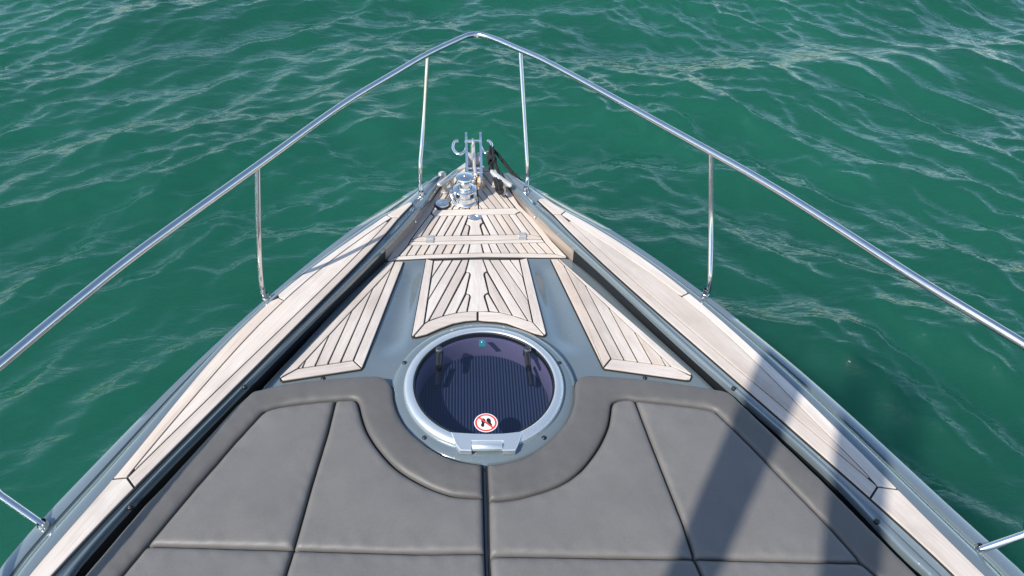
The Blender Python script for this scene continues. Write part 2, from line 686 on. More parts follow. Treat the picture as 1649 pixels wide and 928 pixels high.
A_R = [(806, 281), (818, 299), (844.6, 326), (880.7, 361), (924, 399), (947.6, 418), (996, 466), (1060.7, 528), (1110, 572), (1150, 606), (1180, 632), (1218, 666),
       (1319, 757.5), (1409, 846), (1491, 927.4)]
G_L = [(614, 424), (595, 440), (572, 459), (556.4, 479.5), (520, 512), (455, 585), (412, 630), (385, 660), (268, 787), (146, 927)]
G_R = [(921, 417), (947.6, 436), (975, 460), (1000, 484), (1050.7, 530), (1105, 578), (1158.7, 629), (1200, 668), (1312, 772), (1465, 925)]
Y_AFT = -1.3


def fair(px, deg=6, w_end=6.0):
    """fair a surveyed line: x as a smooth function of the image row"""
    y = np.array([p[1] for p in px])
    x = np.array([p[0] for p in px])
    w = np.ones(len(px))
    w[0] = w[-1] = w_end
    t = (y - y.mean()) / (y.max() - y.min()) * 2
    c = np.polyfit(t, x, deg, w=w)
    yy = np.linspace(y.min(), y.max(), 40)
    tt = (yy - y.mean()) / (y.max() - y.min()) * 2
    if os_dbg:
        print('fair', np.abs(np.polyval(c, t) - x).max().round(1))
    return list(zip(np.polyval(c, tt), yy))


os_dbg = False
E_L, E_R, A_L, A_R, G_L, G_R = (fair(q) for q in (E_L, E_R, A_L, A_R, G_L, G_R))
TO_L, TO_R = TO_L[:2] + fair(TO_L[2:]), TO_R[:3] + fair(TO_R[3:])
TI_L, TI_R = TI_L[:1] + fair(TI_L[1:]), TI_R[:1] + fair(TI_R[1:])
S1_L, S1_R, S2_L, S2_R = (fair(q, 5) for q in (S1_L, S1_R, S2_L, S2_R))


def world_line(px, zf, aft=True):
    p = [on(a, b, zf) for a, b in px]
    if aft:
        d = (p[-1] - p[-4])
        d = d / abs(d.y)
        k = p[-1].y - Y_AFT
        side = 1 if p[-1].x > 0 else -1
        p.append(Vector((p[-1].x + d.x * 0.45 * k * 0.5, p[-1].y - k * 0.5, p[-1].z)))
        p.append(Vector((p[-1].x + side * 0.06, Y_AFT, p[-1].z)))
    return p


def x_at(line, y):
    ys = [-p.y for p in line]
    return float(np.interp(-y, ys, [p.x for p in line]))


lines = {}
for s, e, to, ti, a, g in (('L', E_L, TO_L, TI_L, A_L, G_L), ('R', E_R, TO_R, TI_R, A_R, G_R)):
    lines[s] = dict(E=world_line(e, z_edge), TO=world_line(to, lambda x, y: 0.01), TI=world_line(ti, lambda x, y: 0.01),
                    A=world_line(a, lambda x, y: z_cap(x, y) - 0.01), G=world_line(g, z_trunk))

# ------------------------------------------------------------------ hull, gunwale caps and coamings
for s in 'LR':
    L = lines[s]
    ytip = min(L['E'][0].y, L['A'][0].y)
    ysts = list(np.linspace(Y_AFT, 1.0, 14)) + list(np.linspace(1.0, ytip - 0.002, 90))[1:]
    v, f = [], []
    ncol = None
    for y in ysts:
        e, to, ti, a = (x_at(L[k], y) for k in ('E', 'TO', 'TI', 'A'))
        if y > L['TO'][0].y - 0.01:                       # ahead of the teak the cap is plain
            w0 = x_at(L['TO'], L['TO'][0].y)
            e0, a0 = x_at(L['E'], L['TO'][0].y), x_at(L['A'], L['TO'][0].y)
            k1 = (w0 - e0) / (a0 - e0)
            to = ti = e + (a - e) * k1
        zc = z_cap(0, y)
        m = lambda p, q, t: p + (q - p) * t
        wide = min(1.0, abs(a - e) / 0.12)
        sec = [(e, -0.065), (e, -0.045), (m(e, to, 0.05), -0.040), (m(e, to, 0.34), -0.036), (m(e, to, 0.36), -0.041), (m(e, to, 0.39), -0.036),
               (m(e, to, 0.52), -0.022), (m(e, to, 0.64), -0.008), (m(e, to, 0.76), -0.001), (m(e, to, 0.9), 0.001), (to, 0.001), (m(to, ti, 0.5), 0.001), (ti, 0.001),
               (m(ti, a, 0.08), -0.003), (m(ti, a, 0.30), -0.010), (m(ti, a, 0.42), -0.008), (m(ti, a, 0.5), 0.001), (m(ti, a, 0.62), 0.007), (m(ti, a, 0.8), 0.006),
               (m(ti, a, 0.91), 0.001), (m(ti, a, 0.97), -0.008), (a, -0.022)]
        side = 1 if s == 'R' else -1
        row = [(x, y, zc + z * wide) for x, z in sec]
        ncol = len(row)
        v += row
    for i in range(len(ysts) - 1):
        for k in range(ncol - 1):
            f.append((i * ncol + k, i * ncol + k + 1, (i + 1) * ncol + k + 1, (i + 1) * ncol + k))
    auto_smooth(obj('gunwale_cap', v, f, GEL, boat), 35)
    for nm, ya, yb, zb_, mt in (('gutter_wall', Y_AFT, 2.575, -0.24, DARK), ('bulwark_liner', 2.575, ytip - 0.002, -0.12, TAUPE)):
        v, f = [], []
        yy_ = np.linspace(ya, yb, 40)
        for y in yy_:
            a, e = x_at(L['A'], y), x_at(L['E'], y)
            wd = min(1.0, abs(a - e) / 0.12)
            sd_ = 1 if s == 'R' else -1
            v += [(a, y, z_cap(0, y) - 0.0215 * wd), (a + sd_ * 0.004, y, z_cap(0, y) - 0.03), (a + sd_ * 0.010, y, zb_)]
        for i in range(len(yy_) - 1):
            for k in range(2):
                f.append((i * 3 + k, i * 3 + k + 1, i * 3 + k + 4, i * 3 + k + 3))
        obj(nm, v, f, mt, boat)  # gutter wall: shade of the gap is put into its near-black colour

# hull skin
v, f = [], []
ys = list(np.linspace(Y_AFT, 3.25, 60))
tipy = min(lines['L']['E'][0].y, lines['R']['E'][0].y)
levels = [(-0.066, 1.0, 0.0), (-0.10, 1.015, 0.0), (-0.16, 1.012, 0.01), (-0.6, 0.90, 0.12), (-1.1, 0.76, 0.26), (-1.8, 0.55, 0.55)]
for zl, kx, dy in levels:
    ring = []
    for y in np.linspace(Y_AFT, tipy, 50):
        ring.append((x_at(lines['L']['E'], y) * kx - (0.0), y - dy * max(0, (y - 0.5)) / 2.7, zl + (z_cap(0, y) if zl > -0.5 else 0)))
    nose = [(-0.05 * kx, tipy + 0.07 - dy, zl - (0.10 if zl > -0.5 else 0)), (0.04 * kx, tipy + 0.07 - dy, zl - (0.10 if zl > -0.5 else 0))]
    ring2 = []
    for y in np.linspace(tipy, Y_AFT, 50):
        ring2.append((x_at(lines['R']['E'], y) * kx, y - dy * max(0, (y - 0.5)) / 2.7, zl + (z_cap(0, y) if zl > -0.5 else 0)))
    v += ring + nose + ring2
n = len(v) // len(levels)
for i in range(len(levels) - 1):
    for k in range(n - 1):
        f.append((i * n + k, i * n + k + 1, (i + 1) * n + k + 1, (i + 1) * n + k))
    f.append((i * n + n - 1, i * n, (i + 1) * n, (i + 1) * n + n - 1))
auto_smooth(obj('hull', v, f, GEL, boat), 50)

# gutter floor round the trunk, shade of the deep gap put into its colour
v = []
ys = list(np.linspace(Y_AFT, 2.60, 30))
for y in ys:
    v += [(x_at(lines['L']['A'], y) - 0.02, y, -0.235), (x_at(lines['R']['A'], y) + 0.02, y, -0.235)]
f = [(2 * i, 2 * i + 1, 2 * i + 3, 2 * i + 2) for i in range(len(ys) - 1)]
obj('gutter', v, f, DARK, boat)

# ------------------------------------------------------------------ cabin trunk (moulded gelcoat) with the hatch opening
HC = Vector((-0.006, 1.768))
chan = {'L': ((650.5, 421), (584, 592), (685.6, 416.4), (662.5, 540)), 'R': ((853, 415), (880, 540), (886.3, 417), (971, 591))}
chw = {}
for s, q in chan.items():
    w = [on(a, b, z_trunk) for a, b in q]
    chw[s] = (w[0], w[1], w[2], w[3])


def z_trunk_skin(x, y):
    z = z_trunk(x, y)
    for a0, a1, b0, b1 in chw.values():
        lo = a0.x + (a1.x - a0.x) * (y - a0.y) / (a1.y - a0.y)
        hi = b0.x + (b1.x - b0.x) * (y - b0.y) / (b1.y - b0.y)
        if hi < lo:
            lo, hi = hi, lo
        u = (x - lo) / max(hi - lo, 1e-3)
        if 0 < u < 1:
            fade = smooth01((y - 1.92) / 0.16) * smooth01((2.56 - y) / 0.10)
            z -= 0.022 * math.sin(math.pi * u) ** 1.3 * fade
    return z


yf = 2.60
ysts = sorted(set(list(np.linspace(Y_AFT, 1.3, 12)) + list(np.linspace(1.3, yf, 92))))
us = [0, 0.004, 0.012] + list(np.linspace(0.03, 0.97, 96)) + [0.988, 0.996, 1]
ez = {0: -0.034, 1: -0.010, 2: -0.002}
v, f = [], []
nc = len(us)
for j, y in enumerate(ysts):
    x0, x1 = x_at(lines['L']['G'], y), x_at(lines['R']['G'], y)
    lipz = 0
    for i, u in enumerate(us):
        x = x0 + (x1 - x0) * u
        z = z_trunk_skin(x, y) + ez.get(min(i, nc - 1 - i), 0) + lipz
        v.append((x, y, z))
for j in range(len(ysts) - 1):
    for i in range(nc - 1):
        q = (j * nc + i, j * nc + i + 1, (j + 1) * nc + i + 1, (j + 1) * nc + i)
        if all((Vector(v[k][:2]) - HC).length < 0.308 for k in q):
            continue
        f.append(q)
base = len(v)
for j in range(len(ysts)):                        # side walls down into the gutter
    for i in (0, nc - 1):
        p = v[j * nc + i]
        v.append((p[0], p[1], -0.24))
for j in range(len(ysts) - 1):
    f.append((j * nc, (j + 1) * nc, base + 2 * (j + 1), base + 2 * j))
    f.append((j * nc + nc - 1, (j + 1) * nc + nc - 1, base + 2 * (j + 1) + 1, base + 2 * j + 1))
trunk = auto_smooth(obj('cabin_trunk', v, f, GEL, boat), 50)


# ------------------------------------------------------------------ teak: side decks
def resample(px, n=60):
    d = [0]
    for a, b in zip(px, px[1:]):
        d.append(d[-1] + math.dist(a, b))
    q = np.linspace(0, d[-1], n)
    return list(zip(np.interp(q, d, [p[0] for p in px]), np.interp(q, d, [p[1] for p in px])))


def cspl(px, n=70):
    c = catmull([Vector((a, b)) for a, b in px], 8)
    return resample([(p.x, p.y) for p in c], n)


ZS = 0.010


def part_line(line, y0, y1):
    """piece of a pixel polyline between two image rows"""
    return [p for p in line if y0 <= p[1] <= y1]


def bed(parent, px, zf, grow, drop, name, t=0.006):
    zfun = zf if callable(zf) else (lambda x, y: zf)
    pts = [on(p[0], p[1], zfun).xy for p in px]
    pts = dedupe(pts, 0.002)
    if area2(pts) < 0:
        pts.reverse()
    pts = inset(pts, -grow)
    v, f = prism(pts, lambda x, y: zfun(x, y) - drop, t, 0.0005)
    return obj(name, v, f, CAULK, parent)


for s, TO, TI, S1, S2, tip, jo, ji, je, butt, yo, yj, yi in (
        ('L', TO_L, TI_L, S1_L, S2_L, [(665, 327.5), (664, 326), (659, 325)], (622.4, 346), (631, 350.3), (643, 350.3), ((448.3, 479.1), (458.5, 484)), (179.4, 771.5), (204.5, 769.1), (216.5, 785.7)),
        ('R', TO_R, TI_R, S1_R, S2_R, [(866, 322), (867, 320.5), (872, 319), (878, 320)], (911.2, 339.8), (903.9, 345.2), (890.7, 345), ((1109, 472), (1098.7, 476.6)), (1446.5, 788), (1413.5, 783.8), (1402, 802))):
    side = group_empty('side_deck_teak')
    tag(side, ('port' if s == 'L' else 'starboard') + ' side deck strip of pale teak planks beside the gunwale')
    to, ti, s1, s2 = cspl(TO, 120), cspl(TI, 120), cspl(S1, 90), cspl(S2, 90)
    outline = tip + [p for p in to if p[1] > tip[-1][1] + 1] + [p for p in reversed(ti) if p[1] > tip[0][1] + 1]
    bed(side, outline, ZS, 0.0015, 0.0055, 'caulking')
    plank(side, tip + [p for p in to if tip[-1][1] + 1 < p[1] < jo[1] - 1] + [jo, ji, je] + [p for p in reversed(ti) if tip[0][1] + 1 < p[1] < je[1] - 1], ZS)
    plank(side, [jo] + [p for p in to if jo[1] + 1 < p[1] < butt[0][1] - 1] + [butt[0], butt[1]] + [p for p in reversed(s1) if ji[1] + 1 < p[1] < butt[1][1] - 1] + [ji], ZS)
    plank(side, [butt[0]] + [p for p in to if butt[0][1] + 1 < p[1] < yo[1] - 1] + [yo, yj] + [p for p in reversed(s1) if butt[1][1] + 1 < p[1] < yj[1] - 1] + [butt[1]], ZS)
    mid1 = [p for p in s1 if ji[1] + 3 < p[1] < yj[1] - 3]
    mid2 = [p for p in reversed(s2) if ji[1] + 3 < p[1] < yj[1] - 3]
    yy1, xx1 = [p[1] for p in s1], [p[0] for p in s1]
    yy2, xx2 = [p[1] for p in s2], [p[0] for p in s2]
    keep = [y for y in np.linspace(ji[1], yj[1], 120) if abs(np.interp(y, yy1, xx1) - np.interp(y, yy2, xx2)) > 3.2]
    plank(side, [(float(np.interp(y, yy1, xx1)), y) for y in keep] + [(float(np.interp(y, yy2, xx2)), y) for y in reversed(keep)], ZS, gap=0.0013)
    plank(side, [ji] + [p for p in s2 if ji[1] + 3 < p[1] < yj[1] - 3] + [yj, yi] + [p for p in reversed(ti) if je[1] + 1 < p[1] < yi[1] - 1] + [je], ZS)
    aft = [yj, yo] + [p for p in to if p[1] > yo[1] + 1] + [p for p in reversed(ti) if p[1] > yi[1] + 1] + [yi]
    plank(side, aft, ZS)

# ------------------------------------------------------------------ teak: anchor well deck
z1 = Z((600, 250))
well = group_empty('foredeck_teak')
tag(well, 'pale teak foredeck around the windlass, planks running parallel to both sides')
zw = lambda x, y: Z_WELL
B_Lp = [(621.8, 420), (640, 393), (666, 359), (690, 330), (712, 298), (722, 284), (735, 274), (750, 269)]
B_Rp = [(914.4, 414.6), (890.7, 390), (862.6, 356), (836.6, 330), (818.5, 302), (806, 281), (798, 273), (788, 269)]
bedpx = B_Lp + list(reversed(B_Rp)) + [(883.8, 414.6), (846.7, 414), (779, 413.5), (687, 415.7), (643.7, 418)]
bed(well, bedpx, zw, 0.004, 0.0055, 'caulking', 0.05)
in_L = [(750, 276), (735, 281), (724, 293), (712, 313), (694, 342.6), (661, 386.7), (657, 394.7), (642, 412)]
in_R = [(788, 276), (801, 285), (809, 308), (834.6, 339), (838.6, 340.6), (871.7, 381.3), (877.7, 390.3), (893.7, 408.4)]
plank(well, B_Lp + in_L, zw)
plank(well, B_Rp + in_R, zw)
plank(well, [(750, 269), (788, 269), (788, 276), (750, 276)], zw)
# forward field
fore = [(696, 338), (712, 313), (724, 293), (735, 281), (750, 276), (788, 276), (801, 285), (809, 308), (834.6, 339), (829.5, 334.6)]
fore = [(696, 338), (712, 313), (724, 293), (735, 281), (750, 276), (788, 276), (801, 285), (809, 308), (829.5, 334.6)]
cl, cr = ((756, 337), (757, 270)), ((771, 336), (766, 270))
left = clip(fore, cl[1], cl[0], 1)
king = clip(clip(fore, cl[1], cl[0], -1), cr[1], cr[0], 1)
right = clip(fore, cr[1], cr[0], -1)
for pc in split(left, [((x, 338), (x + 0.66 * 70, 268)) for x in (705, 716, 727, 738, 748)]):
    plank(well, pc, zw)
plank(well, king, zw)
for pc in split(right, [((x, 335.5), (x - 0.80 * 70, 265.5)) for x in (776, 787.5, 799.5, 811.5, 822)]):
    plank(well, pc, zw)
# forward beam
plank(well, [(696, 338), (829.5, 334.6), (837.6, 340.4), (830.5, 344.6), (699, 347.6), (694, 342.6)], zw)
# locker lid
plank(well, [(692.8, 343.5), (699, 347.6), (678, 380.3), (661, 386.7)], zw)
plank(well, [(838.6, 340.8), (871.7, 381.3), (854.6, 377.3), (830.5, 344.6)], zw)
lid = [(699, 347.6), (830.5, 344.6), (854.6, 377.3), (678, 380.3)]
LL = [z1(a, b) for a, b in (((545, 487), (448, 648)), ((605, 486), (510, 647)), ((668, 485), (575, 645)), ((728, 484), (640, 643)), ((770, 484), (708, 642)))]
RR = [z1(a, b) for a, b in (((868, 480), (945, 638)), ((920, 480), (1012, 637)), ((975, 478), (1075, 636)), ((1035, 477), (1140, 636)), ((1095, 476), (1205, 635)))]
pcs = split(lid, LL + RR)
for i, pc in enumerate(pcs):
    if i != 5:
        plank(well, pc, zw)
plank(well, z1((770, 484), (868, 480), (888, 540), (868, 552), (865, 570), (886, 638), (768, 640), (782, 575), (776, 560), (748, 553)), zw, along=Vector((0, 1)))
plank(well, z1((744, 556), (772, 561), (779, 577), (766, 641), (709, 642)), zw, along=Vector((0, 1)))
plank(well, z1((893, 545), (873, 556), (870, 572), (890, 638), (943, 638)), zw, along=Vector((0, 1)))
# double beam with the lid hinges
plank(well, [(661, 386.9), (678, 380.3), (854.6, 377.3), (871.7, 381.5), (873.5, 385.3), (659.8, 388.9)], zw)
plank(well, [(659.8, 388.9), (873.5, 385.3), (877.7, 390.3), (657, 394.7)], zw)
# aft field
aftf = [(657, 394.7), (877.7, 390.3), (893.7, 408.6), (857.6, 407.4), (779, 407), (698, 409), (642, 412.2)]
LA = [((325, 720), (272, 803)), ((395, 719), (345, 800)), ((462, 717), (415, 797)), ((530, 716), (487, 795)), ((598, 714), (557, 792)), ((668, 713), (628, 790)), ((738, 712), (698, 788)), ((782, 711), (765, 786)),
      ((873, 709), (890, 783)), ((930, 708), (960, 782)), ((992, 707), (1033, 782)), ((1055, 706), (1105, 783)), ((1120, 706), (1180, 784)), ((1190, 705), (1252, 785)), ((1255, 704), (1328, 787)), ((1318, 703), (1400, 790))]
for pc in split(aftf, [z1(a, b) for a, b in LA]):
    plank(well, pc, zw)
# rounded nosing
plank(well, [(621.8, 420.2), (642, 412.2), (698, 409), (779, 407), (857.6, 407.4), (893.7, 408.8), (914.4, 414.8), (883.8, 414.8), (846.7, 414.2), (779, 413.7), (687, 415.9), (643.7, 418.2)], zw, name='nosing')

# ------------------------------------------------------------------ teak: trunk panels
zt = lambda x, y: z_trunk(x, y) + 0.011
z2, z3 = Z((440, 400)), Z((780, 400))
cp = group_empty('trunk_panel_teak')
tag(cp, 'middle teak panel on the trunk just ahead of the round hatch, its aft edge curved')
aft_out_L = [(662.5, 539)] + z2((1118, 708), (1150, 710), (1240, 688), (1350, 640), (1450, 603), (1550, 583), (1640, 576))
aft_in_L = z2((1213, 605), (1250, 582), (1360, 543), (1470, 518), (1560, 507), (1640, 505))
aft_out_R = [(769.6, 515.6)] + z3((0, 583), (100, 589), (180, 602), (290, 642), (400, 683), (470, 700), (492, 696), (500, 682))
aft_in_R = [(769.6, 501.3)] + z3((0, 505), (120, 513), (230, 538), (350, 580), (390, 592))
tl, tr = z2((1225, 82))[0], z3((345, 75))[0]
til, tir = z2((1288, 98))[0], z3((282, 90))[0]
bed(cp, [tl] + aft_out_L + aft_out_R + [tr], zt, 0.001, 0.0055, 'caulking', 0.02)
plank(cp, [tl, til, aft_in_L[0], z2((1130, 702))[0], aft_out_L[1], aft_out_L[0]], zt)
plank(cp, [tr, tir, aft_in_R[-1], z3((485, 697))[0], aft_out_R[-1]], zt)
plank(cp, aft_in_L + list(reversed(aft_out_L[2:])) + [z2((1130, 702))[0]], zt, along=Vector((1, 0)))
plank(cp, aft_in_R + [z3((485, 697))[0]] + list(reversed(aft_out_R[:-2])), zt, along=Vector((1, 0)))
kL = z2((1572, 88), (1545, 185))
kR = [(777.6, 417.4), (785.2, 437)]
top = lambda a, b: None
# port planks
plank(cp, z2((1288, 98), (1365, 95), (1270, 237)), zt)
plank(cp, z2((1365, 95), (1440, 93), (1243, 412), (1270, 237)), zt)
plank(cp, z2((1440, 93), (1515, 91), (1247, 584), (1213, 605), (1243, 412)), zt)
plank(cp, z2((1515, 91), (1572, 89), (1545, 188), (1362, 543), (1300, 563), (1247, 584)), zt)
plank(cp, z2((1549, 190), (1572, 193), (1581, 206), (1545, 362), (1470, 518), (1362, 543)), zt)
plank(cp, z2((1549, 364), (1573, 369), (1581, 384), (1557, 508), (1470, 518)), zt)
plank(cp, z2((1572, 89)) + [(777.6, 417.4), (784.8, 436.5), (780.3, 439.5), (779.6, 443), (786.8, 471), (781, 474.5), (780, 478), (787.3, 501)] + aft_in_R[:1] + aft_in_L[-1:] +
      z2((1557, 508), (1583, 384), (1575, 367), (1547, 360), (1583, 206), (1574, 191), (1545, 186)), zt, along=Vector((0, 1)))
# starboard planks
plank(cp, z3((282, 90), (205, 90), (310, 228)), zt)
plank(cp, z3((205, 90), (122, 90), (353, 418), (310, 228)), zt)
plank(cp, z3((122, 90), (42, 90), (352, 582), (390, 592), (353, 418)), zt)
plank(cp, z3((42, 90), (-12, 87), (26, 186), (226, 537), (290, 556), (352, 582)), zt)
plank(cp, z3((22, 190), (6, 196), (2, 208), (36, 360), (120, 512), (226, 537)), zt)
plank(cp, z3((32, 364), (8, 372), (4, 384), (38, 503), (120, 512)), zt)

za = Z((330, 430))
spL = group_empty('trunk_panel_teak')
tag(spL, 'port triangular teak panel on the trunk, to the left of the hatch')
oL = [(627, 420.5), (650.5, 421), (584.8, 590), (581, 594), (455, 613.5), (450.5, 611), (450.5, 607.5)]
bed(spL, oL, zt, 0.001, 0.0055, 'caulking', 0.02)
ap, br, bl = (630.7, 432), (569, 580.4), (479.4, 593.4)
plank(spL, [(636, 420.8), (650.5, 421), (584.8, 590), (582.3, 592.8), br, ap], zt)
plank(spL, [br, (582.3, 592.8), (581, 594), (455, 613.5), (451, 609), bl], zt)
plank(spL, [bl, (450.6, 609), (450.5, 607.5), (627, 420.5), (636, 420.8), ap], zt)
tri = [ap, br, bl]
tops = za((1360, 142), (1200, 305), (1020, 492), (825, 708))
bots = za((1090, 763), (988, 777), (885, 793), (783, 808))
for pc in split(tri, list(reversed(list(zip(tops, bots))))):
    plank(spL, pc, zt)

zb = Z((850, 480))
spR = group_empty('trunk_panel_teak')
tag(spR, 'starboard triangular teak panel on the trunk, to the right of the hatch')
oR = [(886.3, 417), (901, 416.5), (1113.5, 601), (1115, 605), (1112, 611.5), (1105, 611.8), (974, 593.5), (970.5, 590.5)]
bed(spR, oR, zt, 0.001, 0.0055, 'caulking', 0.02)
ap, bl, br = (908.5, 427), (984.3, 577.2), (1081.6, 589.9)
plank(spR, [(886.3, 417), (898, 416.7), ap, bl, (972, 591.8), (970.5, 590.5)], zt)
plank(spR, [bl, br, (1114.6, 606), (1112, 611.5), (1105, 611.8), (974, 593.5), (972, 591.8)], zt)
plank(spR, [(898, 416.7), (901, 416.5), (1113.5, 601), (1115, 605), br, ap], zt)
tops = [(940.4, 454.6), (976.5, 487), (1017.6, 525.5), (1063.7, 573)]
bots = [(1005.4, 579.5), (1027.4, 582.5), (1050.5, 585.5), (1072.5, 588.6)]
for pc in split([ap, br, bl], list(zip(tops, bots))):
    plank(spR, pc, zt)

# ------------------------------------------------------------------ round deck hatch
hatch = group_empty('deck_hatch')
tag(hatch, 'round deck hatch with smoked lid in a silver ring, set between the cushions')
hc = (HC.x, HC.y, 0)
v, f = lathe([(0.338, -0.08), (0.334, -0.030), (0.328, -0.014), (0.318, -0.006), (0.300, -0.002), (0.283, -0.001), (0.270, -0.004), (0.262, -0.03)], 96, hc)
auto_smooth(obj('flange', v, f, GEL, hatch), 60)
v, f = lathe([(0.284, -0.002), (0.283, 0.009), (0.279, 0.015), (0.270, 0.0195), (0.258, 0.0215), (0.2515, 0.0205), (0.2495, 0.017), (0.2495, 0.0)], 96, hc)
auto_smooth(obj('ring', v, f, ALU, hatch), 60)
v, f = lathe([(0.2498, 0.0165), (0.2470, 0.0190), (0.2440, 0.0185), (0.2425, 0.0150), (0.2425, 0.0)], 96, hc)
auto_smooth(obj('seal', v, f, RUBBER, hatch), 60)
v, f = lathe([(0.2430, 0.006), (0.2430, 0.0150), (0.2395, 0.0168), (0.0, 0.0170)], 96, hc)
v2 = v[:-96] + [(hc[0], hc[1], 0.0170)]
f2 = [q for q in f if max(q) < len(v) - 96] + [(2 * 96 + k, 2 * 96 + (k + 1) % 96, 3 * 96) for k in range(96)]
pane = obj('pane', v2, f2, GLASS, hatch)
if sum(p.normal.z for p in pane.data.polygons) < 0:
    pane.data.flip_normals()
v, f = lathe([(0.262, -0.004), (0.240, -0.004), (0.236, -0.012), (0.236, -0.105)], 96, hc)
auto_smooth(obj('liner', v, f, LINER, hatch), 60)
# pleated blind under the pane
v, f = [], []
rb, pitch = 0.2365, 0.0112
nst = int(2 * rb / (pitch / 2))
for i in range(nst + 1):
    x = -rb + 2 * rb * i / nst
    h = math.sqrt(max(0, rb * rb - x * x))
    z = -0.098 + (0.0065 if i % 2 else 0)
    v += [(hc[0] + x, hc[1] - h, z), (hc[0] + x, hc[1] + h, z)]
for i in range(nst):
    f.append((2 * i, 2 * i + 2, 2 * i + 3, 2 * i + 1))
obj('pleated_blind', v, f, BLIND, hatch)
# hinge at the aft side
zh = Z((620, 600))
hp = [on(a, b, 0.018).xy for a, b in zh((530, 486), (572, 590), (604, 632), (695, 634), (695, 556), (945, 556), (945, 634), (1046, 632), (1066, 590), (1108, 480), (950, 496), (820, 500), (690, 496))]
if area2(hp) < 0:
    hp.reverse()
v, f = prism(hp, lambda x, y: 0.0235, 0.022, 0.002)
hinge = obj('hinge', v, f, ALU, hatch)
a, b = on(*zh((700, 597))[0], 0.018), on(*zh((942, 597))[0], 0.018)
v, f = tube([a, a + (b - a) * 0.02, a + (b - a) * 0.98, b], [0.013, 0.0145, 0.0145, 0.013], 20)
auto_smooth(obj('hinge_knuckle', v, f, ALU, hatch), 40)
# lever handles
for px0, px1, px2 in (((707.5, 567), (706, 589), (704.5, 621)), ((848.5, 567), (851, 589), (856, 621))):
    p0, p1 = on(*px0, 0.03), on(*px1, 0.03)
    v, f = merge(lathe([(0.0001, 0.022), (0.010, 0.021), (0.013, 0.017), (0.0145, 0.007), (0.015, -0.013)], 20, p0),
                 tube([p0 + Vector((0, 0, -0.002)), p0.lerp(p1, 0.5), p1 + Vector((0, 0, -0.004))], [0.0105, 0.0115, 0.0095], 12))
    auto_smooth(obj('lever_handle', v, f, None, hatch, mats=[GUN, BLACKP], fm=[0] * 80 + [1] * (len(f) - 80)), 40)
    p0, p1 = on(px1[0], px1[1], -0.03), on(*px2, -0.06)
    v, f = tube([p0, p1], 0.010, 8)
    obj('lever_shadow', v, f, BLACKP, hatch)  # dark bar standing in for the handle's shadow on the blind
# latch plate
p = on(776.5, 553, 0.0175)
v, f = merge(boxv(p, (0.024, 0.034, 0.003)), lathe([(0.006, 0.0015), (0.006, 0.004), (0.0001, 0.0042)], 14, p + Vector((0, 0.008, 0))))
obj('latch_plate', v, f, None, hatch, mats=[TEALP, CHROME], fm=[0] * 6 + [1] * (len(f) - 6))
# no-shoes sticker
cs = on(782.5, 681, 0.0174)
parts, mi = [], []


def disc(r0, r1, z, segs=48):
    v, f = [], []
    for k in range(segs):
        a = 2 * math.pi * k / segs
        v += [(cs.x + r0 * math.cos(a), cs.y + r0 * math.sin(a), z), (cs.x + r1 * math.cos(a), cs.y + r1 * math.sin(a), z)]
    for k in range(segs):
        k2 = (k + 1) % segs
        f.append((2 * k, 2 * k + 1, 2 * k2 + 1, 2 * k2))
    return v, f


def blob(cx, cy, rx, ry, ang, z, segs=20):
    v = []
    for k in range(segs):
        a = 2 * math.pi * k / segs
        x, y = rx * math.cos(a), ry * math.sin(a)
        v.append((cs.x + cx + x * math.cos(ang) - y * math.sin(ang), cs.y + cy + x * math.sin(ang) + y * math.cos(ang), z))
    return v, [tuple(range(segs))]


zz = 0.0176
parts = [(disc(0.0001, 0.0395, zz), 0), (disc(0.030, 0.0365, zz + 0.0004), 1),
         (blob(-0.0085, 0.008, 0.0075, 0.011, 0.2, zz + 0.0004), 2), (blob(-0.0115, -0.0105, 0.0058, 0.0075, 0.2, zz + 0.0004), 2), (blob(-0.010, -0.003, 0.0046, 0.008, 0.15, zz + 0.0005), 2),
         (blob(0.0095, 0.0085, 0.0075, 0.011, 0.25, zz + 0.0004), 2), (blob(0.0145, -0.009, 0.0058, 0.0075, 0.25, zz + 0.0004), 2), (blob(0.012, -0.001, 0.0046, 0.008, 0.25, zz + 0.0005), 2)]
dd = Vector((1, -0.95, 0)).normalized()
pp = Vector((-dd.y, dd.x, 0))
sv = [cs + dd * k1 * 0.0315 + pp * k2 * 0.0032 for k1, k2 in ((-1, -1), (1, -1), (1, 1), (-1, 1))]
parts.append((([(q.x, q.y, zz + 0.0009) for q in sv], [(0, 1, 2, 3)]), 1))
v, f = merge(*[p for p, _ in parts])
fm = []
for p, m in parts:
    fm += [m] * len(p[1])
st = obj('sticker', v, f, None, hatch, mats=[WHITE, RED, BLACKINK], fm=fm)
tag(st, 'round white and red no shoes sticker on the pane')


# ------------------------------------------------------------------ press studs
def stud(p, parent=boat):
    v, f = lathe([(0.0085, -0.006), (0.0085, 0.0015), (0.0078, 0.0032), (0.0058, 0.0040), (0.0052, 0.0060), (0.0040, 0.0072), (0.0001, 0.0074)], 18)
    o = auto_smooth(obj('press_stud', v, f, BLACKP, parent), 50)
    o.location = p
    return o


for a, b, z in ((394, 623, 0.006), (209.9, 816.6, 0.006), (1181.7, 625.4, 0.006), (1412.2, 839.6, 0.006)):
    stud(on(a, b, z))
for a, b in ((520.3, 610.3), (1038.4, 609.3)):
    stud(on(a, b, z_trunk))
for a, b in ((651.5, 584.6), (900.7, 585), (683.8, 705.3), (876, 705.5)):
    stud(on(a, b, -0.004), hatch)


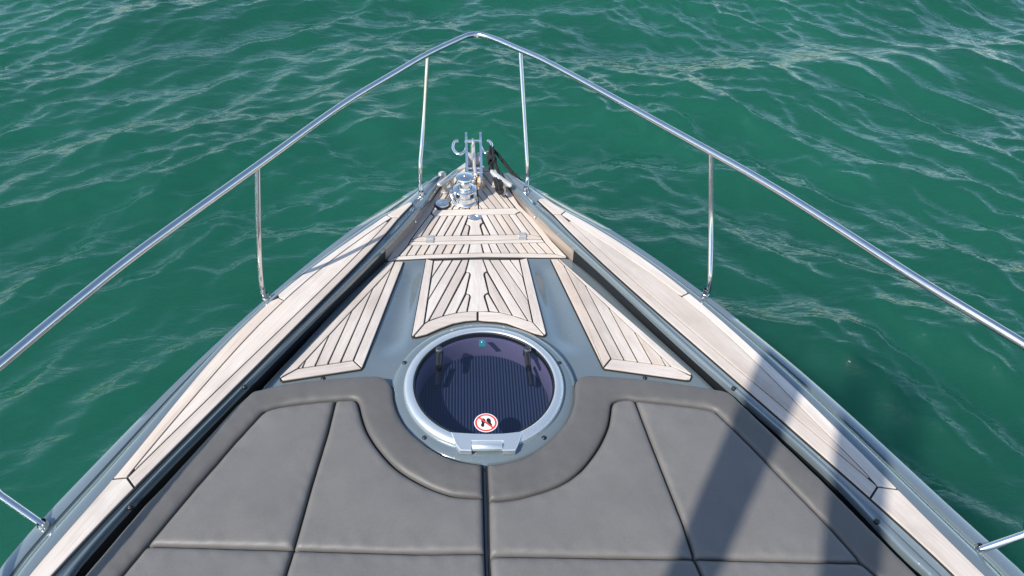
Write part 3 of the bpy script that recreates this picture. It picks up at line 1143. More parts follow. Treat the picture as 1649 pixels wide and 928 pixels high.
# ------------------------------------------------------------------ sun pad cushions
def seg_dist(P, poly):
    """distance of points P (n,2) from a closed polygon's boundary"""
    A = np.array(poly)
    B = np.roll(A, -1, axis=0)
    best = np.full(len(P), 1e9)
    for a, b in zip(A, B):
        ab = b - a
        t = np.clip(((P - a) @ ab) / max(ab @ ab, 1e-12), 0, 1)
        d = np.linalg.norm(P - (a + t[:, None] * ab), axis=1)
        best = np.minimum(best, d)
    return best


def inside(P, poly):
    A = np.array(poly)
    B = np.roll(A, -1, axis=0)
    c = np.zeros(len(P), bool)
    for (x0, y0), (x1, y1) in zip(A, B):
        cond = (y0 > P[:, 1]) != (y1 > P[:, 1])
        xi = (x1 - x0) * (P[:, 1] - y0) / (y1 - y0 + 1e-15) + x0
        c ^= cond & (P[:, 0] < xi)
    return c


def resample_w(pts, step):
    out = []
    n = len(pts)
    for i in range(n):
        a, b = Vector(pts[i]), Vector(pts[(i + 1) % n])
        k = max(1, int((b - a).length / step))
        for j in range(k):
            out.append(a.lerp(b, j / k))
    return out


def puff(name, parent, poly, z0=0.0, h=0.0145, w=0.019, crown=0.008, skirt=0.05, step=0.011, mat=None):
    """one stuffed panel bounded by its seams"""
    pts = dedupe([Vector(p) for p in poly], 0.002)
    if area2(pts) < 0:
        pts.reverse()
    pts = inset(pts, 0.0026)
    bd = resample_w(pts, step)
    B = np.array([[p.x, p.y] for p in bd])
    n = len(B)
    cand = []
    nx = np.roll(B, -1, axis=0) - np.roll(B, 1, axis=0)
    nx /= np.linalg.norm(nx, axis=1)[:, None] + 1e-12
    nrm = np.stack([-nx[:, 1], nx[:, 0]], 1)
    for d in (0.0022, 0.006, 0.0115, 0.018, 0.026):
        Q = B + nrm * d
        ok = inside(Q, B) & (seg_dist(Q, B) > d * 0.93)
        cand.append(Q[ok])
    lo, hi = B.min(0), B.max(0)
    gs = 0.022
    gx, gy = np.meshgrid(np.arange(lo[0], hi[0], gs), np.arange(lo[1], hi[1], gs))
    Q = np.stack([gx.ravel() + (np.arange(gx.size) % 2) * 0.004, gy.ravel()], 1)
    ok = inside(Q, B)
    Q = Q[ok]
    Q = Q[seg_dist(Q, B) > 0.034]
    cand.append(Q)
    allp = np.concatenate([B] + cand)
    vs, es, fs, *_ = delaunay_2d_cdt([Vector(p) for p in allp], [(i, (i + 1) % n) for i in range(n)], [], 1, 1e-6)
    V = np.array([[p.x, p.y] for p in vs])
    d = seg_dist(V, B)
    t = np.clip(d / w, 0, 1)
    z = z0 + h * np.sqrt(np.clip(1 - (1 - t) ** 2, 0, 1)) + crown * (1 - np.exp(-d / 0.10))
    # soft dents and puckers of the stitched cover
    puck = np.sin(V[:, 0] * 61 + 3 * np.sin(V[:, 1] * 23)) * np.sin(V[:, 1] * 57 + 2 * np.sin(V[:, 0] * 31))
    z += 0.0016 * puck * np.exp(-((d - 0.03) / 0.03) ** 2)
    z += 0.0016 * np.sin(V[:, 0] * 9.1 + 1.3) * np.sin(V[:, 1] * 11.7 + 0.4) * t
    verts = [(V[i, 0], V[i, 1], z[i]) for i in range(len(V))]
    faces = [tuple(q) for q in fs]
    # skirt
    idx = {}
    for i, (x, y) in enumerate(V):
        idx[(round(x, 5), round(y, 5))] = i
    ring = [idx.get((round(p[0], 5), round(p[1], 5))) for p in B]
    if None not in ring:
        b0 = len(verts)
        for i in ring:
            verts.append((V[i, 0], V[i, 1], z0 - skirt))
        for k in range(n):
            faces.append((ring[k], ring[(k + 1) % n], b0 + (k + 1) % n, b0 + k))
    o = obj(name, verts, faces, mat or VINYL, parent)
    auto_smooth(o, 60)
    return o


def W(px, z=0.0):
    return [on(a, b, z).xy for a, b in px]


def smooth_px(px, n=40):
    return cspl(px, n)


AFT = 0.45


def to_aft(pts):
    """extend the last leg of a world polyline to the aft end of the cushion"""
    d = pts[-1] - pts[-2]
    k = (AFT - pts[-1].y) / d.y
    return pts + [pts[-1] + d * k]


# port cushion outline
cushL = empty('sun_pad_cushion', (-0.55, 1.1, -0.035))
tag(cushL, 'grey quilted sun pad cushion on the port side of the hatch, fully sunlit', 'cushion', 'sun pad cushions')
cushR = empty('sun_pad_cushion', (0.55, 1.1, -0.035))
tag(cushR, 'grey quilted sun pad cushion on the starboard side of the hatch, crossed by strip shadows', 'cushion', 'sun pad cushions')
bpy.context.view_layer.update()


def build_cushion(root, outer, front, notch, split_line, b_out, b_front, b_curve, diag, cross):
    """all given as pixel polylines; outer/split/diag run forward to aft"""
    inv = Matrix.Translation(-root.location)
    outer_w, split_w, diag_w, bo_w = to_aft(W(outer)), to_aft(W(split_line)), to_aft(W(diag)), to_aft(W(b_out))
    front_w, notch_w = W(smooth_px(front, 24)), W(smooth_px(notch, 50))
    bf_w, bc_w = W(smooth_px(b_front, 24)), W(smooth_px(b_curve, 60))
    cr = W(cross)

    def cut(line, y_at):
        up = [p for p in line if p.y > y_at(p) + 1e-6]
        dn = [p for p in line if p.y <= y_at(p) + 1e-6]
        return up, dn

    def cross_y(p):
        s = sorted(cr, key=lambda q: q.x)
        return float(np.interp(p.x, [q.x for q in s], [q.y for q in s]))

    def cross_pt(line):
        for a, b in zip(line, line[1:]):
            fa, fb = a.y - cross_y(a), b.y - cross_y(b)
            if fa >= 0 > fb:
                return a.lerp(b, fa / (fa - fb))
        return line[-1]

    X_out, X_dg, X_sp = cross_pt(bo_w), cross_pt(diag_w), cross_pt(split_w)
    upto = lambda line, X: [p for p in line if p.y > X.y + 0.004] + [X]
    after = lambda line, X: [X] + [p for p in line if p.y < X.y - 0.004]
    # split line above / below the end of the curved border seam
    bc_end = bc_w[-1]
    # 1 border band: outer edge, front, notch round the hatch, then back along the inner seam
    band = list(reversed(outer_w)) + front_w + notch_w + [p for p in split_w if p.y > bc_end.y + 0.004] + list(reversed(bc_w)) + list(reversed(bf_w)) + bo_w
    objs = [puff('border_panel', root, band, mat=VINYL_B)]
    # 2 outer forward panel, 3 inner forward panel, 4 and 5 the aft ones
    objs.append(puff('quilted_panel', root, bf_w + upto(diag_w[1:], X_dg) + list(reversed([p for p in cr if min(X_out.x, X_dg.x) + .01 < p.x < max(X_out.x, X_dg.x) - .01] if X_out.x < X_dg.x else [])) + [X_out] + list(reversed([p for p in bo_w[1:] if p.y > X_out.y + 0.004]))))
    mid = [p for p in sorted(cr, key=lambda q: q.x) if min(X_dg.x, X_sp.x) + .02 < p.x < max(X_dg.x, X_sp.x) - .02]
    if X_sp.x < X_dg.x:
        mid = list(mid)
    else:
        mid = list(reversed(mid))
    objs.append(puff('quilted_panel', root, bc_w + [p for p in split_w if X_sp.y + 0.004 < p.y < bc_end.y - 0.004] + [X_sp] + mid + list(reversed(upto(diag_w, X_dg)))))
    objs.append(puff('quilted_panel', root, [X_out, X_dg] + after(diag_w, X_dg)[1:] + list(reversed(after(bo_w, X_out)[1:]))))
    objs.append(puff('quilted_panel', root, [X_dg] + list(reversed(mid)) + [X_sp] + after(split_w, X_sp)[1:] + list(reversed(after(diag_w, X_dg)[1:]))))
    base = dedupe(list(reversed(outer_w)) + front_w + notch_w + split_w, 0.002)
    if area2(base) < 0:
        base.reverse()
    base = inset(base, -0.003)
    v, f = prism(base, lambda x, y: -0.012, 0.02, 0.001)
    objs.append(obj('gap_backing', v, f, CAULK, root))  # black sheet added under the panels so split and seams read dark
    for o in objs:
        o.matrix_parent_inverse = inv


build_cushion(cushL,
              outer=[(404, 635), (380, 656.5), (262, 786), (231, 818), (138, 927)],
              front=[(404, 635), (408, 632), (412, 631), (460, 620), (520, 612.5), (570.5, 608.5), (606.5, 607), (620.6, 611)],
              notch=[(620.6, 611), (629, 619), (633, 630), (634.5, 646), (641, 667), (655, 690), (677, 711.5), (698, 727), (721, 739), (748, 746), (777, 749.5)],
              split_line=[(777, 749.5), (778.5, 803), (780.5, 893), (782, 928)],
              b_out=[(425, 665.5), (380.6, 714), (350.5, 749), (318.4, 785.5), (238.6, 880.5), (200.5, 926.5)],
              b_front=[(425, 665.5), (450, 658), (496, 651.5), (541, 647)],
              b_curve=[(541, 647), (566.4, 645.5), (574.4, 648.5), (578.4, 656), (583, 675), (592.5, 700), (612.5, 730), (640.6, 759), (680.6, 783), (720.7, 799), (750.7, 803.3), (778.5, 804)],
              diag=[(541, 647), (528, 700), (502, 785.5), (473.3, 888), (461, 927.5)],
              cross=[(238.6, 881), (473.3, 888), (570, 891), (670.5, 894), (780.5, 893)])
build_cushion(cushR,
              outer=[(1181, 640), (1208, 666), (1319, 771.5), (1393, 846), (1475, 927.4)],
              front=[(1181, 640), (1171, 633.5), (1158.7, 630), (1090, 619), (1030.4, 611.5), (985, 608), (948, 606), (938, 607.5)],
              notch=[(938, 607.5), (929, 613), (924.5, 622), (923.5, 648), (916, 671), (906, 687), (886, 709), (865, 726), (850, 735.5), (820.5, 745), (784, 750.5)],
              split_line=[(784, 750.5), (786.5, 808), (788, 898), (790, 928)],
              b_out=[(1150.7, 665), (1180, 693), (1228.3, 742), (1326.5, 842), (1384.7, 908.4), (1408.7, 930)],
              b_front=[(1150.7, 665), (1130.7, 660), (1080.5, 653.5), (1022.4, 647.5)],
              b_curve=[(1022.4, 647.5), (1008.4, 645.5), (994.3, 647.5), (985.3, 653), (983, 667), (978, 692), (962, 725), (938, 756.5), (914, 776), (885, 790), (842, 803), (810, 808), (786.5, 809)],
              diag=[(1022.4, 647.5), (1046.5, 712), (1075.5, 785.5), (1100, 848), (1117, 902.5), (1129, 930)],
              cross=[(788, 899), (821, 897.5), (1083, 902), (1250, 904.5), (1384.7, 909)])

# ------------------------------------------------------------------ bow rail
RZ = 0.55
rail = group_empty('bow_rail')
tag(rail, 'polished steel bow rail bending round the bow on slender stanchions')
RL = [(-140, 702), (0, 587), (115, 491.5), (231, 400), (415, 267), (550, 170), (640, 115.5), (689.5, 87), (742.6, 62)]
RR_ = [(796, 63), (836, 80), (900, 110), (1139, 241.5), (1235, 296), (1330, 355), (1484, 454), (1649, 554.6), (1760, 625)]
RTOP = [(754, 57.6), (765, 56), (776, 57.2)]
rp = [on(a, b, RZ) for a, b in RL + RTOP + RR_]
d0, d1 = rp[0] - rp[1], rp[-1] - rp[-2]
rp = [rp[0] + d0.normalized() * 1.2] + rp + [rp[-1] + d1.normalized() * 1.2]
v, f = tube(catmull(rp, 10), 0.0140, 20)
auto_smooth(obj('handrail', v, f, STEEL, rail), 50)


def near_rail(px):
    return on(px[0], px[1], RZ)


def stanchion(top_px, mids, foot):
    """mids: (px, height) pairs"""
    pts = [near_rail(top_px) + Vector((0, 0, -0.006))] + [on(p[0], p[1], z) for p, z in mids] + [foot]
    v, f = tube(catmull(pts, 8), 0.0105, 18)
    o = auto_smooth(obj('stanchion', v, f, STEEL, rail), 50)
    d = (pts[-2] - foot).normalized()
    v, f = merge(lathe([(0.0165, -0.006), (0.0165, 0.002), (0.0150, 0.004), (0.0130, 0.006), (0.0122, 0.026), (0.0112, 0.028)], 22, foot))
    auto_smooth(obj('base', v, f, STEEL, o), 40)
    return o


stanchion((413.5, 269), [((416, 380), 0.28), ((418.5, 432), 0.12), ((420.5, 456), 0.055), ((424.5, 474), 0.0)], on(429, 480, -0.03))
stanchion((1146, 246), [((1145, 350), 0.28), ((1144, 425), 0.12), ((1143, 452), 0.055), ((1140.5, 466), 0.0)], on(1136, 474, -0.03))
stanchion((688.5, 88), [((682, 200), 0.24), ((677, 263), 0.08), ((676, 288), 0.0), ((676.8, 300), -0.04)], on(678.6, 316.7, lambda x, y: z_cap(x, y)))
stanchion((838, 81), [((845, 200), 0.24), ((849, 266), 0.06), ((849.4, 285), -0.005), ((848.4, 297), -0.03)], on(846.6, 309.5, lambda x, y: z_cap(x, y)))
RAIL_W = catmull(rp, 10)


def aft_stanchion(foot, edge_px, y_top):
    """leans outboard and aft from the gunwale up to the rail"""
    sgn = 1 if foot.x > 0 else -1
    top = min((p for p in RAIL_W if p.x * sgn > 0), key=lambda p: abs(p.y - y_top))
    k = on(edge_px[0], edge_px[1], 0.055)
    m = foot + (k - foot) * 1.6
    pts = [top, k.lerp(top, 0.55) + Vector((sgn * 0.10, 0, -0.02)), m, k, foot]
    v, f = tube(catmull(pts, 8), 0.0115, 18)
    o = auto_smooth(obj('stanchion', v, f, STEEL, rail), 50)
    v, f = lathe([(0.0175, -0.008), (0.0175, 0.002), (0.0165, 0.005), (0.014, 0.010), (0.0125, 0.018)], 22, foot)
    auto_smooth(obj('base', v, f, STEEL, o), 40)


aft_stanchion(on(70, 846, -0.035), (0, 797), 0.55)
aft_stanchion(on(1576, 886, -0.035), (1649, 861), 0.45)

# ------------------------------------------------------------------ windlass
wl = group_empty('windlass')
tag(wl, 'chrome vertical windlass on the teak foredeck')
wc = on(748.5, 324, Z_WELL)
WK = 0.83
sc_ = lambda pr: [(r * WK, z * WK) for r, z in pr]
prof_base = [(0.078, 0.0), (0.078, 0.012), (0.072, 0.018), (0.066, 0.022), (0.064, 0.040)]
auto_smooth(obj('base', *lathe(sc_(prof_base), 40, wc), CHROME, wl), 40)
prof_gypsy = [(0.060, 0.036), (0.068, 0.042), (0.069, 0.050), (0.056, 0.058), (0.054, 0.066), (0.056, 0.072), (0.067, 0.080), (0.068, 0.088), (0.060, 0.093), (0.040, 0.096)]
auto_smooth(obj('gypsy', *lathe(sc_(prof_gypsy), 40, wc), CHROME, wl), 40)
for k in range(8):
    a = 2 * math.pi * k / 8
    v, f = boxv((wc.x + 0.050 * math.cos(a), wc.y + 0.050 * math.sin(a), wc.z + 0.054), (0.012, 0.010, 0.021), a)
    bevel(obj('chain_pocket', v, f, DARK if k % 2 else CHROME, wl), 0.002)
prof_drum = [(0.038, 0.094), (0.033, 0.104), (0.031, 0.122), (0.033, 0.138), (0.040, 0.150), (0.049, 0.157), (0.052, 0.163), (0.050, 0.169), (0.038, 0.174), (0.015, 0.177), (0.0001, 0.1775)]
auto_smooth(obj('drum', *lathe(sc_(prof_drum), 40, wc), CHROME, wl), 40)
auto_smooth(obj('clutch_nut', *lathe(sc_([(0.009, 0.176), (0.009, 0.181), (0.0001, 0.182)]), 12, wc), CHROME, wl), 40)
# chain guide arm at the left
v, f = tube(catmull([wc + Vector(q) * WK for q in ((-0.045, 0.05, 0.01), (-0.078, 0.03, 0.05), (-0.082, -0.01, 0.06), (-0.066, -0.045, 0.03), (-0.05, -0.055, 0.004))], 6), 0.0075, 12)
auto_smooth(obj('chain_guide', v, f, CHROME, wl), 50)
# sand coloured chain pipe cover ahead of it
p = on(774.5, 298, Z_WELL)
v, f = boxv(p + Vector((0, 0, 0.02)), (0.042, 0.05, 0.034))
bevel(obj('chain_pipe_cover', v, f, SAND, wl), 0.006, 3)

# foot switch disc
fs = group_empty('foot_switch')
p = on(712.5, 331, Z_WELL)
auto_smooth(obj('cover', *lathe([(0.0345, 0.011), (0.033, 0.0155), (0.026, 0.0175), (0.0001, 0.018)], 36, p), CHROME, fs), 40)
auto_smooth(obj('rim', *lathe([(0.039, 0.0), (0.039, 0.008), (0.0365, 0.0115), (0.0345, 0.0115)], 36, p), BLACKP, fs), 40)

# lid ring latch, hinges
p = on(764.5, 351, Z_WELL)
v, f = lathe([(0.030, 0.0), (0.030, 0.003), (0.028, 0.0042), (0.019, 0.0042), (0.017, 0.002), (0.0001, 0.002)], 32, p)
v = [(p.x + (q[0] - p.x) * 1.08, p.y + (q[1] - p.y) * 0.85, q[2]) for q in v]
auto_smooth(obj('lid_latch', v, f, CHROME, boat), 40)
for a, b in ((692, 386), (841, 381.5)):
    p = on(a, b, Z_WELL)
    v, f = merge(boxv(p + Vector((0, 0.016, 0.0025)), (0.036, 0.024, 0.004)), boxv(p + Vector((0, -0.016, 0.0025)), (0.036, 0.024, 0.004)),
                 tube([p + Vector((-0.018, 0, 0.005)), p + Vector((0.018, 0, 0.005))], 0.0055, 10))
    bevel(obj('lid_hinge', v, f, CREAM, boat), 0.001)
# courtesy lights in the bulwarks
for a, b, s in ((666, 357, 1), (865, 350, -1)):
    p = on(a, b, -0.045)
    v, f = lathe([(0.008, -0.002), (0.008, 0.002), (0.0065, 0.004), (0.0001, 0.0045)], 16)
    o = auto_smooth(obj('courtesy_light', v, f, CHROME, boat), 40)
    xw = x_at(lines['L' if s > 0 else 'R']['A'], p.y)
    o.location = (xw + s * -0.001, p.y, -0.045)
    o.rotation_euler = (0, rad(84) * s, 0)


# ------------------------------------------------------------------ deck cleats
def cleat(c, ang, label):
    g = group_empty('deck_cleat')
    tag(g, label)
    d = Vector((math.cos(ang), math.sin(ang), 0))
    for k in (-1, 1):
        b = c + d * 0.030 * k
        v, f = tube([b, b + Vector((0, 0, 0.02)), b + Vector((0, 0, 0.045)), b + d * 0.004 * k + Vector((0, 0, 0.058))], [0.015, 0.011, 0.010, 0.011], 14)
        auto_smooth(obj('post', v, f, CREAM, g), 50)
    v, f = tube([c + d * t + Vector((0, 0, z)) for t, z in ((-0.085, 0.070), (-0.078, 0.068), (-0.05, 0.063), (0, 0.061), (0.05, 0.063), (0.078, 0.068), (0.085, 0.070))], [0.004, 0.011, 0.0145, 0.015, 0.0145, 0.011, 0.004], 16)
    auto_smooth(obj('horn', v, f, CREAM, g), 60)
    v, f = boxv(c + Vector((0, 0, 0.003)), (0.10, 0.036, 0.006), ang)
    bevel(obj('foot', v, f, CREAM, g), 0.003)


cleat(on(722, 305, Z_WELL), rad(55), 'cream metal deck cleat at the port bulwark')
cleat(on(806, 306, Z_WELL), rad(125), 'cream metal deck cleat at the starboard bulwark, black rope made fast to it')
# small pale fairlead on the port gunwale tip
p = on(712, 281, -0.05)
v, f = lathe([(0.020, -0.01), (0.020, 0.004), (0.017, 0.009), (0.010, 0.012), (0.0001, 0.0125)], 20, p)
auto_smooth(obj('bow_fairlead', v, f, CREAM, boat), 50)

# ------------------------------------------------------------------ bow roller and anchor
br = group_empty('bow_roller')
tag(br, 'steel bow roller with two long cheeks and a curled horn on each side')
ZR = -0.035


def cheek(pa, pb, pc, th=0.012):
    """side plate from deck (pa) to tip (pb)"""
    a, b = on(*pa, ZR), on(*pb, ZR)
    d = (b - a)
    n_ = Vector((-d.y, d.x, 0)).normalized() * th / 2
    prof = [(0.0, -0.045), (0.0, 0.012), (0.12, 0.03), (0.9, 0.030), (0.97, 0.034), (1.0, 0.034), (1.0, -0.01), (0.85, -0.045)]
    v = []
    for sg in (-1, 1):
        for t, z in prof:
            q = a + d * t + n_ * sg
            v.append((q.x, q.y, ZR + z))
    k = len(prof)
    f = [tuple(range(k)), tuple(range(k, 2 * k))[::-1]] + [(i, (i + 1) % k, k + (i + 1) % k, k + i) for i in range(k)]
    bevel(obj('cheek', v, f, CHROME, br), 0.0015)


cheek((752.5, 292), (750.5, 222), None)
cheek((775.5, 296), (773.5, 222), None)
a, b = on(748.5, 227, ZR + 0.03), on(775.5, 227, ZR + 0.03)
obj('cross_pin', *tube([a, b], 0.007, 12), CHROME, br)
a, b = on(753.5, 258, ZR - 0.01), on(773, 258, ZR - 0.01)
m_ = a.lerp(b, 0.5)
auto_smooth(obj('roller', *tube([a, a.lerp(b, 0.12), a.lerp(b, 0.45), a.lerp(b, 0.55), a.lerp(b, 0.88), b], [0.040, 0.040, 0.026, 0.026, 0.040, 0.040], 24), GREYP, br), 40)
for yy in (272, 279):
    a, b = on(754, yy, ZR - 0.03), on(774, yy, ZR - 0.03)
    auto_smooth(obj('guide_roller', *tube([a, b], 0.012, 16), CHROME, br), 40)
a, b, c, d = on(753, 268, ZR - 0.047), on(774, 268, ZR - 0.047), on(775.5, 296, ZR - 0.047), on(753, 293, ZR - 0.047)
obj('tray', [a, b, c, d] + [q - Vector((0, 0, 0.004)) for q in (a, b, c, d)], [(0, 1, 2, 3), (7, 6, 5, 4), (0, 4, 5, 1), (1, 5, 6, 2), (2, 6, 7, 3), (3, 7, 4, 0)], DARK, br)
for pth in ([(751, 238), (748.5, 244), (743, 248), (736, 247.5), (730.5, 242), (729.5, 235), (732.5, 228.5), (737.5, 227)],
            [(775, 238), (777.5, 243.5), (782, 247), (787.5, 245), (791.5, 239.5), (791.5, 233), (789, 229), (785.5, 227)]):
    pts = catmull([on(a, b, ZR + 0.02) for a, b in pth], 6)
    auto_smooth(obj('horn', *tube(pts, [0.0085] * (len(pts) - 2) + [0.0095, 0.008], 14), CHROME, br), 60)

anchor = empty('anchor', on(763, 250, ZR))
tag(anchor, 'steel anchor with its narrow shank lying in the bow roller', 'anchor')
inv = Matrix.Translation(-anchor.location)
sh = [on(765.5, 281, ZR + 0.005), on(764, 268, ZR + 0.022), on(763, 250, ZR + 0.032), on(762, 229, ZR + 0.022)]
tip = sh[-1]
fwd = (sh[-1] - sh[0]).normalized()
shp = sh + [tip + fwd * 0.10 + Vector((0, 0, -0.06)), tip + fwd * 0.13 + Vector((0, 0, -0.20))]
bpy.context.view_layer.update()
o = auto_smooth(obj('shank', *tube(catmull(shp, 6), 0.0085, 10), CREAM, anchor), 50)
o.matrix_parent_inverse = inv
# flukes hang under the roller, out of sight behind the bow
q = shp[-1]
v = [q + Vector((0, 0.03, 0)), q + Vector((-0.13, -0.05, -0.06)), q + Vector((0, -0.26, -0.10)), q + Vector((0.13, -0.05, -0.06)), q + Vector((0, -0.05, -0.03))]
v2 = v + [p - Vector((0, 0, 0.008)) for p in v]
f = [(0, 1, 4), (1, 2, 4), (2, 3, 4), (3, 0, 4), (5, 9, 6), (6, 9, 7), (7, 9, 8), (8, 9, 5), (0, 5, 6, 1), (1, 6, 7, 2), (2, 7, 8, 3), (3, 8, 5, 0)]
o = obj('fluke', v2, f, CREAM, anchor)
o.matrix_parent_inverse = inv
sk = on(765.5, 282.5, ZR + 0.008)
v, f = lathe([(0.0001, 0.016), (0.008, 0.012), (0.012, 0.004), (0.012, -0.006), (0.006, -0.012)], 14, sk)
o = auto_smooth(obj('swivel', v, f, CHROME, anchor), 60)
o.matrix_parent_inverse = inv

ch0, ch1 = on(765.5, 284, ZR), wc + Vector((0.03, 0.035, 0.056))
for k in range(7):
    p = ch0.lerp(ch1, (k + 0.5) / 7)
    d_ = (ch1 - ch0).normalized()
    sdv = d_.cross(Vector((0, 0, 1))).normalized() if k % 2 else Vector((0, 0, 1))
    loop = [p + d_ * 0.011 * math.cos(2 * math.pi * q / 16) + sdv * 0.007 * math.sin(2 * math.pi * q / 16) for q in range(17)]
    o = auto_smooth(obj('chain_link', *tube(loop, 0.0026, 8, False), CHROME, anchor), 60)
    o.matrix_parent_inverse = inv

# ------------------------------------------------------------------ black mooring line
rope = empty('mooring_rope', on(800, 290, Z_WELL))
tag(rope, 'black mooring rope from the starboard roller horn to the cleat and over the side', 'rope')
bpy.context.view_layer.update()
invr = Matrix.Translation(-rope.location)


def strand(pts, r, name='strand'):
    path = catmull(pts, 14)
    # two plies laid round each other
    out = []
    L_ = 0
    for ph in (0, math.pi):
        pp = []
        L_ = 0
        for i, p in enumerate(path):
            if i:
                L_ += (p - path[i - 1]).length
            t = (path[min(i + 1, len(path) - 1)] - path[max(i - 1, 0)]).normalized()
            n1 = t.cross(Vector((0, 0, 1)))
            n1 = n1.normalized() if n1.length > 1e-4 else Vector((1, 0, 0))
            n2 = t.cross(n1)
            a = L_ * 160 + ph
            pp.append(p + (n1 * math.cos(a) + n2 * math.sin(a)) * r * 0.5)
        out.append(tube(pp, r * 0.68, 8))
    o = auto_smooth(obj(name, *merge(*out), ROPE, rope), 70)
    o.matrix_parent_inverse = invr


hk = on(789.5, 240, ZR + 0.03)
strand([hk, on(790, 248, ZR + 0.01), on(792, 262, -0.025), on(794, 278, -0.035), on(798, 294, -0.035), on(801, 304, -0.025)], 0.008)
strand([hk + Vector((0.012, 0, 0.01)), on(796, 258, -0.005), on(801, 272, -0.015), on(805, 288, -0.015), on(808, 299, -0.005)], 0.008)
strand([hk + Vector((0.0, 0.01, 0.012)), on(788.5, 255, -0.010), on(790.5, 268, -0.025), on(797, 283, -0.020), on(803, 296, -0.010), on(805, 306, -0.015)], 0.0075)
strand([hk, on(800, 247, -0.025), on(812, 262, -0.035), on(826, 279, -0.045), on(839, 293, -0.095), on(848, 306, -0.385)], 0.0085)
# knot
strand([on(786, 254, -0.010), on(791, 251, 0.015), on(797, 256, 0.005), on(794, 263, -0.020), on(788, 262, -0.015), on(787, 256, 0.005), on(793, 254, 0.015), on(797, 262, -0.005)], 0.0095, 'knot')
strand([on(800, 297, -0.035), on(806, 301, -0.015), on(809, 308, -0.025), on(804, 311, -0.045), on(799, 303, -0.035), on(803, 297, -0.020)], 0.008, 'turns')

# ------------------------------------------------------------------ unseen frame added behind the viewpoint to throw strip shadows across the starboard side
TT = 1 / math.tan(SUN_EL)
cframe = group_empty('shadow_frame')
tag(cframe, 'grey frame added out of view to throw the strip shadows')


def caster(sx, sy, z):
    return Vector((sx - SD.x * z * TT, sy - SD.y * z * TT, z + 0.02))


for s0, s1, foot, w0, w1 in (((0.35, 0.71), (1.35, 2.20), (-1.45, -1.22), 0.055, 0.10), ((0.88, 0.73), (1.55, 2.07), (-1.10, -1.22), 0.075, 0.085)):
    a, b = caster(*s0, 3.0), caster(*s1, 3.1)
    v, f = tube([a, a.lerp(b, 0.33), a.lerp(b, 0.66), b], [w0, w0 + (w1 - w0) * 0.33, w0 + (w1 - w0) * 0.66, w1], 20)
    auto_smooth(obj('shadow_beam', v, f, GEL, cframe), 50)
    v, f = tube([Vector((foot[0], foot[1], -0.06)), Vector((foot[0], foot[1], 1.2)).lerp(a, 0.3), a + Vector((0, 0, 0.03))], 0.045, 16)
    auto_smooth(obj('shadow_frame_leg', v, f, GEL, cframe), 50)

# ------------------------------------------------------------------ the sea
rng = np.random.default_rng(11)
SX0, SX1, SY0, SY1, ST = -10.0, 12.0, -3.0, 15.0, 0.036


def stretched(a, b):
    """fine spacing in the middle, growing outwards"""
    mid = np.arange(a, b + 1e-6, ST)
    out = np.cumsum(ST * 1.045 ** np.arange(1, 100))
    return np.concatenate([a - out[::-1], mid, mid[-1] + out])


xs, ysea = stretched(SX0, SX1), stretched(SY0, SY1)
GX, GY = np.meshgrid(xs, ysea)


def train(theta, n, lo, hi, slope, spread, seed):
    """sum of trochoidal waves travelling about direction theta"""
    r = np.random.default_rng(seed)
    H_, DX, DY = np.zeros_like(GX), np.zeros_like(GX), np.zeros_like(GX)
    for i in range(n):
        lam = lo * (hi / lo) ** ((i + r.random()) / n)
        k = 2 * math.pi / lam
        th = theta + r.normal(0, spread)
        amp = slope / math.sqrt(n) * math.sqrt(2) / k * r.uniform(0.6, 1.4)
        ph = k * (GX * math.cos(th) + GY * math.sin(th)) + r.uniform(0, 2 * math.pi)
        H_ += amp * np.cos(ph)
        s_ = np.sin(ph)
        DX -= 0.5 * amp * math.cos(th) * s_
        DY -= 0.5 * amp * math.sin(th) * s_
    return H_, DX, DY


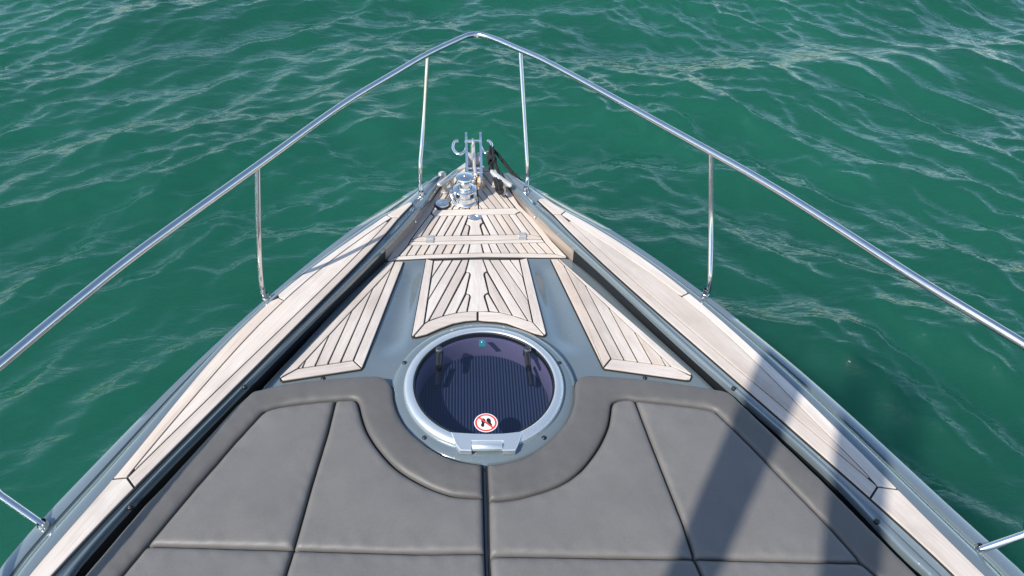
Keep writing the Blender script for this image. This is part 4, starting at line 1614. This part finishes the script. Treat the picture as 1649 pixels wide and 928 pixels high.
wL = 1 / (1 + np.exp((GX + 1.6) / 1.1))
wR = 1 / (1 + np.exp(-(GX - 1.6) / 1.1))
wC = np.clip(1 - wL - wR, 0, 1)
nrm_ = np.sqrt(wL ** 2 + wR ** 2 + wC ** 2)
big = train(rad(100), 12, 1.5, 3.6, 0.095, 0.30, 1)
gust = 0.5 + 0.5 * np.sin(GX * 0.9 + 1.3 * np.sin(GY * 0.7 + 0.4) + 1.0) * np.sin(GY * 1.1 + 0.9 * np.sin(GX * 0.8))
gust = 0.30 + 1.10 * gust
dout = np.maximum(np.maximum(SX0 - GX, GX - SX1), np.maximum(SY0 - GY, GY - SY1))
fb = np.clip((24 - dout) / 18, 0, 1)
ff = np.clip(-dout / 2.0, 0, 1)
fm_ = np.clip(1 - dout / 7.0, 0, 1)
HZ, DX, DY = (q * fb for q in big)
for w_, th, sd in ((wL / nrm_, 133, 2), (wC / nrm_, 93, 3), (wR / nrm_, 42, 4)):
    m_ = train(rad(th), 34, 0.36, 1.1, 0.175, 0.42, sd)
    r_w = train(rad(th), 64, 0.11, 0.36, 0.215, 0.52, sd + 10)
    HZ = HZ + w_ * (fm_ * m_[0] + ff * gust * r_w[0])
    DX = DX + w_ * (fm_ * m_[1] + ff * gust * r_w[1])
    DY = DY + w_ * (fm_ * m_[2] + ff * gust * r_w[2])
V = np.stack([GX + DX, GY + DY, -1.4 + HZ], -1).reshape(-1, 3)
ny, nx = GX.shape
idx = np.arange(nx * ny).reshape(ny, nx)
Fq = np.stack([idx[:-1, :-1], idx[:-1, 1:], idx[1:, 1:], idx[1:, :-1]], -1).reshape(-1, 4)
far = 3500.0
nv = len(V)
extra = np.array([(-far, -far, -1.4), (far, -far, -1.4), (far, far, -1.4), (-far, far, -1.4)])
V = np.concatenate([V, extra])
me = bpy.data.meshes.new('sea')
me.vertices.add(len(V))
me.vertices.foreach_set('co', V.ravel())
bot, topr, lef, rig = idx[0, :], idx[-1, :], idx[:, 0], idx[:, -1]
fans = [list(bot[::-1]) + [nv, nv + 1], list(rig[::-1]) + [nv + 1, nv + 2], list(topr) + [nv + 2, nv + 3], list(lef) + [nv + 3, nv]]
loops = list(Fq.ravel())
starts = list(range(0, 4 * len(Fq), 4))
tot = [4] * len(Fq)
for fn in fans:
    starts.append(len(loops))
    tot.append(len(fn))
    loops += fn
me.loops.add(len(loops))
me.loops.foreach_set('vertex_index', np.array(loops, dtype=np.int32))
me.polygons.add(len(starts))
me.polygons.foreach_set('loop_start', np.array(starts, dtype=np.int32))
me.polygons.foreach_set('loop_total', np.array(tot, dtype=np.int32))
me.polygons.foreach_set('use_smooth', [True] * len(starts))
me.update(calc_edges=True)
me.validate()
me.materials.append(WATER)
sea = _old_link('sea', me)
tag(sea, 'choppy emerald green sea all around the bow', kind='structure')
